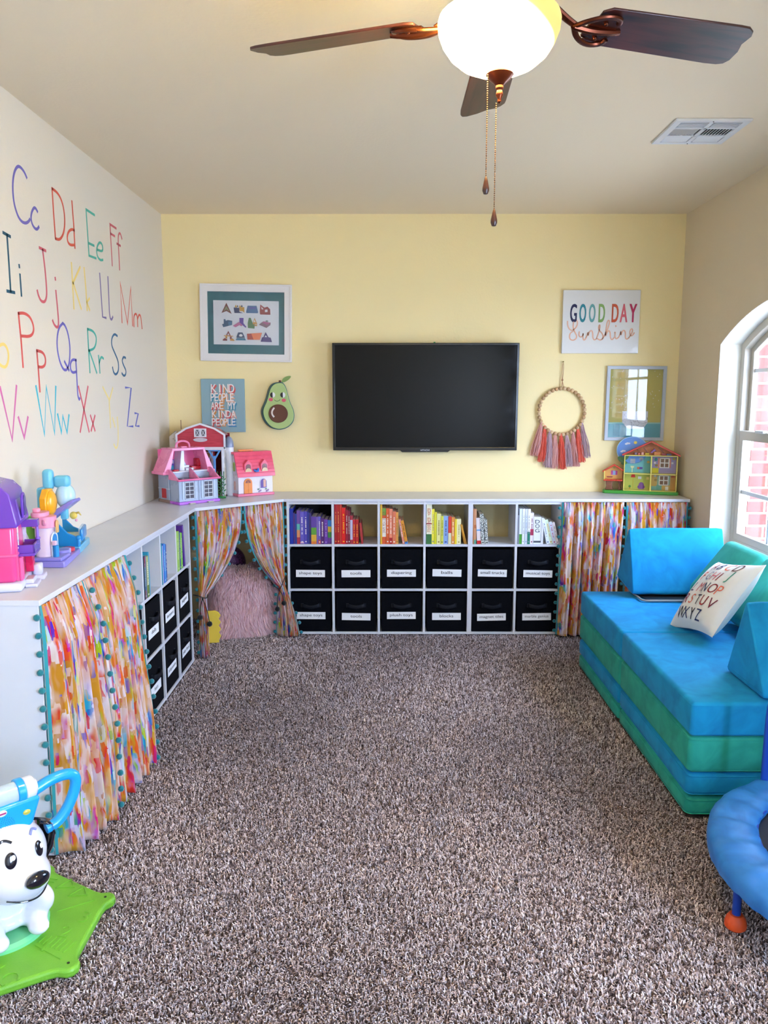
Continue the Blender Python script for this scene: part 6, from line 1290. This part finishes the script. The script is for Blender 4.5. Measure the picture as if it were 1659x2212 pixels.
b = MB(); b.prism(archpoly(ty-.010, .13, ty+.012, .18), .046, .052, plastic('e0b070', .5), YZ(tx)); b.build('door_knocker', F_, .002)
b = MB(); b.cyl((.025, .075, .036), (.025, .075, .048), .026, LAV, n=24); b.cyl((.018, .115, .026), (.018, .115, .046), .022, plastic('b0b0e8', .3), n=24); b.build('turntable', F_, .002)
b = MB(); b.cyl((.010, .165, .024), (.010, .165, .040), .026, plastic('d03048', .3), n=24); b.build('red_button', F_, .003)
b = MB(); b.prism([(-.115, .0), (-.075, .0), (-.058, .08), (-.060, .155), (-.085, .188), (-.108, .190), (-.112, .17), (-.085, .10), (-.100, .05)], .02, .07, plastic('6cb43c', .35), lambda x, z, c: (x, c, z)); b.build('green_slide', F_, .006)
b = MB(); b.box((-.066, .13, .16), (.034, .05, .27), LBL, .01, seg=3); b.box((-.044, .14, .325), (.040, .045, .085), LBL, .016, seg=4); b.box((.004, .16, .315), (.062, .045, .050), LBL, .014, seg=3); b.box((.0, .175, .20), (.03, .03, .09), LBL, .01); b.build('blue_post', F_)
b = MB(); b.sph((.012, .165, .255), (.038, .045, .052), plastic('b4d8f0', .25), 24, 16); b.build('pale_globe', F_)
P8 = [(.054*math.cos(PI/8+PI*i/4), .062*math.sin(PI/8+PI*i/4)) for i in range(8)]
b = MB(); b.prism([(.10+a, .235+c) for a, c in P8], -.048, -.022, plastic('eca818', .3), YZ(0)); b.sph((-.022, .10, .235), (.018, .044, .05), plastic('f2ac1c', .3), 20, 14); b.box((-.026, .085, .170), (.016, .02, .02), plastic('eca818', .3), .005); b.build('yellow_cog', F_, .004)
b = MB(); b.prism([(-.045, .155), (.062, .235), (.056, .245), (-.040, .190)], .12, .20, LAV, lambda x, z, c: (x, c, z)); b.build('lavender_wing', F_, .003)
b = MB(); b.sph((.030, .19, .170), (.016, .012, .016), plastic('e8cc5c', .4), 12, 8); b.tube([(.038, .19, .178), (.052, .19, .182), (.062, .19, .170)], [.005, .005, .002], plastic('d8b850', .4), 8); b.sph((.042, .188, .150), .006, plastic('f0a8b8', .4), 8, 6); b.build('yellow_bird', F_)
def bedside(y, c): return [(-.095, .030), (.000, .030), (.002, .060), (-.020, .075), (-.050, .088), (-.095, .135 if c else .115)]
b = MB(); b.prism(bedside(0, 1), .225, .237, DBL, lambda x, z, c: (x+.035, c, z)); b.cyl((.028, .231, .03), (.028, .231, .062), .008, DBL, n=12); b.sph((.028, .231, .068), .011, DBL, 12, 8); b.build('bed_side', F_, .003)
b = MB(); b.prism(bedside(0, 1), .40, .412, DBL, lambda x, z, c: (x-.012, c, z)); b.build('bed_side', F_, .003)
b = MB(); b.prism([(-.07, .235), (.035, .235), (-.01, .405), (-.10, .405)], .045, .060, PWH, XY(0)); b.prism([(-.06, .25), (.02, .25), (-.02, .39), (-.09, .39)], .060, .066, noise_mat('blanket_print', '9ac890', 'f0c8c8', 30, .6), XY(0)); b.build('bed_mattress', F_, .003)
b = MB(); b.box((.004, .33, .080), (.010, .13, .045), plastic('cfe4f4', .3), .004, rot=(0, 0, .26)); b.box((.014, .325, .075), (.012, .15, .050), DBL, .005, rot=(0, 0, .26)); b.build('bed_front', F_)

# ------------------------------------------------------------------ ride-on puppy on its green mat
D_ = thing('bouncing_dog_toy', 'white ride-on toy dog with blue handlebars on a green hexagonal base', 'ride-on toy', (-1.12, 2.10, 0))
GM = noise_mat('lime_plastic', '66a62a', '72b634', 6, .42, bump=.3, bscale=260); gm2 = mat('pale_green_plastic', '7ad49a', .2, coat=.4)
b = MB(); R6 = .298; P = []
for i in range(6):
    a = math.radians(30+60*i); c = Vector((R6*math.cos(a), R6*math.sin(a))); t = Vector((-math.sin(a), math.cos(a))); o_ = Vector((math.cos(a), math.sin(a)))
    P += [c*.90-t*.052+o_*.0, c*.945-t*.034]
    P += [c*.965+Vector((math.cos(a+q_), math.sin(a+q_)))*.030 for q_ in (-1.5, -.9, -.3, .3, .9, 1.5)]
    P += [c*.945+t*.034, c*.90+t*.052]
b.prism([(p.x, p.y) for p in P], .002, .030, GM, XY(0)); mt = b.build('base_mat', D_, .009, seg=3)
for i in range(6):
    a = math.radians(30+60*i); b = MB(); b.cyl((R6*.965*math.cos(a), R6*.965*math.sin(a), .0295), (R6*.965*math.cos(a), R6*.965*math.sin(a), .0312), .004, mat('bolt_hole', '142008', .6), n=10); b.build('bolt_hole', mt)
em = MB()
for i in range(6):
    a = math.radians(30+60*i); em.ribbon([(.15*math.cos(a), .15*math.sin(a)), (.255*math.cos(a), .255*math.sin(a))], .0045, .030, .0325, GM, XY(0))
em.build('raised_seams', mt)
for sec in (-1, 1, 2, 3):
    a0 = math.radians(sec*60+12 if sec == -1 else sec*60-8)
    em = MB()
    for k in range(7):
        r = .145+k*.016; w_ = .10+.0*k; em.ribbon([(r*math.cos(a0-w_+.5), r*math.sin(a0-w_+.5)), (r*math.cos(a0+.5), r*math.sin(a0+.5)), (r*math.cos(a0+w_+.5), r*math.sin(a0+w_+.5))], .0045, .030, .0325, GM, XY(0))
    em.build('raised_ridges', mt)
def relief(ch, cx, cy, s_, rot):
    b = MB(); ca, sa = math.cos(rot), math.sin(rot); v, f_ = text_geo(ch)
    for w_, h_, m__ in ((1.0, .0318, GM),):
        xs = [p[0] for p in v]; ys = [p[1] for p in v]; mx, my = (max(xs)+min(xs))/2, (max(ys)+min(ys))/2
        for dz in (0,):
            bm = bmesh.new(); vs = [bm.verts.new(((p[0]-mx)*s_, (p[1]-my)*s_, 0)) for p in v]
            for ff in f_:
                try: bm.faces.new([vs[i] for i in ff])
                except ValueError: pass
            r_ = bmesh.ops.extrude_face_region(bm, geom=bm.faces[:]); 
            for g_ in r_['geom']:
                if isinstance(g_, bmesh.types.BMVert): g_.co.z += .0028
            bm.verts.index_update(); b.add([(cx+w.co.x*ca-w.co.y*sa, cy+w.co.x*sa+w.co.y*ca, .0298+w.co.z) for w in bm.verts], [[w.index for w in ff.verts] for ff in bm.faces], GM); bm.free()
    b.build('raised_letter', mt)
relief('3', .222, .050, .07, -.15); relief('2', .190, -.015, .07, -.15); relief('1', .160, -.075, .07, -.15)
relief('C', .115, -.200, .075, -1.0); relief('A', .06, -.165, .07, -1.0); relief('B', .075, -.235, .07, -1.0)
for cx_, cy_ in ((.105, .205), (.16, .165)):
    b = MB(); tri = [(cx_-.028, cy_-.018), (cx_+.028, cy_-.012), (cx_+.004, cy_+.028), (cx_-.028, cy_-.018)]; b.ribbon(tri, .003, .030, .0322, GM, XY(0)); b.build('raised_triangle', mt)
b = MB(); b.lathe([(.001, .030), (.128, .030), (.128, .040), (.120, .050), (.001, .054)], gm2, n=56); b.build('turning_disc', D_)
DW = mat('white_dog_plastic', 'dfe0ea', .25, coat=.3); HD = math.radians(-44); hd = bpy.data.objects.new('dog_figure', None); bpy.data.objects.remove(hd)
RZ_ = Matrix.Rotation(HD, 4, 'Z')@Matrix.Translation((.03, .0, 0))
def dpart(nm, b, par=D_, **k): o = b.build(nm, par, **k); return o
b = MB(RZ_)
b.sph((-.03, 0, .135), (.085, .090, .085), DW, 24, 16); b.sph((0, 0, .175), (.060, .065, .06), DW, 20, 14)
for s_ in (-1, 1):
    b.sph((.045, s_*.075, .125), (.060, .036, .048), DW, 20, 14, rot=(0, -.35, s_*.35)); b.sph((.030, s_*.060, .085), (.075, .040, .036), DW, 20, 14); b.sph((.095, s_*.055, .072), (.035, .030, .020), DW, 16, 12)
    b.sph((-.06, s_*.07, .085), (.06, .035, .040), DW, 16, 12)
b.sph((-.02, 0, .085), (.09, .085, .035), DW, 20, 14)
bd = dpart('dog_body', b); bd['label'] = 'glossy white plastic dog body with tucked paws'
rm = bd.modifiers.new('remesh', 'REMESH'); rm.mode = 'VOXEL'; rm.voxel_size = .005; rm.use_smooth_shade = True
sm_ = bd.modifiers.new('smooth', 'SMOOTH'); sm_.factor = .6; sm_.iterations = 14
RH_ = RZ_@Matrix.Translation((.0, .004, .285))@Matrix.Rotation(math.radians(15), 4, 'Z')@Matrix.Rotation(math.radians(-6), 4, 'X')@Matrix.Scale(1.17, 4)@Matrix.Translation((0, 0, -.285))
b = MB(RH_); b.sph((.0, 0, .272), (.098, .104, .092), DW, 32, 22); b.sph((.050, 0, .238), (.082, .080, .060), DW, 28, 20); b.sph((.098, 0, .240), (.036, .042, .034), DW, 20, 14)
RZ0 = RZ_
hdm = dpart('dog_head', b); hdm['label'] = 'white dog head with a rounded muzzle'
rm = hdm.modifiers.new('remesh', 'REMESH'); rm.mode = 'VOXEL'; rm.voxel_size = .004; rm.use_smooth_shade = True
sm_ = hdm.modifiers.new('smooth', 'SMOOTH'); sm_.factor = .6; sm_.iterations = 10
def on_head(y, z, out=.001):                             # point on the head ellipsoid (front side)
    q_ = 1-(y/.104)**2-((z-.272)/.092)**2; return .098*math.sqrt(max(q_, .02))+out
EB = mat('dog_black', '0c0c1c', .15, coat=.5)
for s_ in (-1, 1):
    y = s_*.038; z = .300; x = on_head(y, z); a_ = math.atan2(y/.104**2, x/.098**2)
    b = MB(RH_); b.sph((x-.001, y, z), (.004, .0135, .019), EB, 20, 14, rot=(0, -.30, a_)); e_ = dpart('eye', b, hdm)
    b = MB(RH_); b.sph((x+.003, y+.003, z+.007), (.002, .0052, .0065), mat('eye_white', 'e8e8e6', .5), 12, 8, rot=(0, -.30, a_)); dpart('eye_highlight', b, D_) if False else b.build('eye_shine', hdm)
    pts = []
    for t in range(5): yy = y+s_*(-.013+.0065*t)*1.0; zz = z+.034+.006*math.sin(PI*t/4); pts.append((on_head(yy, zz, .0012), yy, zz))
    b = MB(RH_); b.tube(smooth_path(pts, 2), .0032, EB if s_ < 0 else mat('grey_brow', '8a90c0', .3), 8); dpart('eyebrow', b, hdm)
b = MB(RH_); b.sph((.133, 0, .252), (.016, .031, .020), EB, 24, 16, rot=(0, .25, 0)); dpart('nose', b, hdm)
b = MB(RH_); b.tube(smooth_path([(.098, -.056, .214), (.118, -.03, .205), (.128, 0, .204), (.118, .03, .205), (.098, .056, .214)], 2), .0022, EB, 8); dpart('mouth', b, hdm)
for s_ in (-1, 1):
    b = MB(RH_); V = []; F = []; prof = [(0, .018, .335), (.012, .030, .322), (.018, .034, .295), (.014, .030, .262), (.006, .020, .235), (0, .006, .218)]
    for off, hw, z in prof:
        base = .088 if z > .33 else .104
        for k in range(9):
            t = k/8*2-1; V.append((.012+t*hw, s_*(base+off+.008-.012*t*t), z))
    for i in range(len(prof)-1):
        for k in range(8): F.append((i*9+k, i*9+k+1, (i+1)*9+k+1, (i+1)*9+k))
    b.add(V, F, EB); er = dpart('ear', b, hdm, label='black drooping ear'); sd_ = er.modifiers.new('solid', 'SOLIDIFY'); sd_.thickness = .008; sd_.offset = -1
    b = MB(RH_); b.add([(x_+(.006 if x_ > .012 else -.004), y_-s_*.006, z_) for x_, y_, z_ in V[9:-9]], [(i*9+k, i*9+k+1, (i+1)*9+k+1, (i+1)*9+k) for i in range(len(prof)-3) for k in range(8)], mat('ear_pink', 'd8a0a8', .4)); dpart('ear_lining', b, D_) if False else b.build('ear_lining', hdm)
SKY = mat('sky_blue_plastic', '18a0e8', .3, coat=.3)
b = MB(RZ_); b.prism([(-.090, .352), (-.062, .336), (.062, .336), (.084, .352), (.108, .418), (.104, .430), (-.104, .430), (-.108, .418)], -.032, .036, SKY, lambda y, z, c: (c, y, z)); cn = dpart('console', b, bevel=.010, seg=3)
b = MB(RZ_); b.tube([(.0, -.050, .445), (.0, .050, .445)], .031, mat('clear_drum', 'b8ccd8', .08, coat=.6), 28); dr_ = dpart('bead_drum', b, label='clear plastic bead drum')
b = MB(RZ_)
for s_ in (-1, 1):
    b.tube([(0, s_*.050, .445), (0, s_*.072, .445)], .0365, SKY, 28)
dpart('drum_band', b, bevel=.003)
for s_ in (-1, 1):
    b = MB(RZ_); b.tube([(0, s_*.072, .445), (0, s_*.098, .445), (0, s_*.108, .445)], [.034, .034, .022], DW, 28); dpart('drum_cap', b, bevel=.003)
    b = MB(RZ_); b.tube(smooth_path([(0, s_*.105, .430), (0, s_*.15, .446), (0, s_*.205, .448), (0, s_*.228, .430), (0, s_*.226, .395), (0, s_*.200, .340), (0, s_*.165, .305), (0, s_*.13, .30)], 3), .0165, SKY, 20); dpart('handle', b)
    b = MB(RZ_); b.sph((.037, s_*.066, .392), (.004, .011, .008), plastic('c8c050'), 12, 8); dpart('yellow_light', b, cn)
b = MB(RZ_)
for r_i in range(5):
    r = .008+.0055*r_i; n_ = 8+5*r_i
    for k in range(n_): a_ = 2*PI*k/n_; b.sph((.0368, r*math.cos(a_), .376+r*.8*math.sin(a_)), .0011, mat('dark_blue_hole', '0a5c98', .6), 5, 4)
sp_ = dpart('speaker_grille', b, cn); sp_['kind'] = 'stuff'
b = MB(RZ_); b.sph((.037, 0, .413), (.002, .013, .009), PWH, 20, 12); bg_ = dpart('badge', b, cn); b = MB(RZ_); b.box((.0395, 0, .413), (.001, .019, .0045), plastic('b03070')); b.build('badge_stripe', cn)
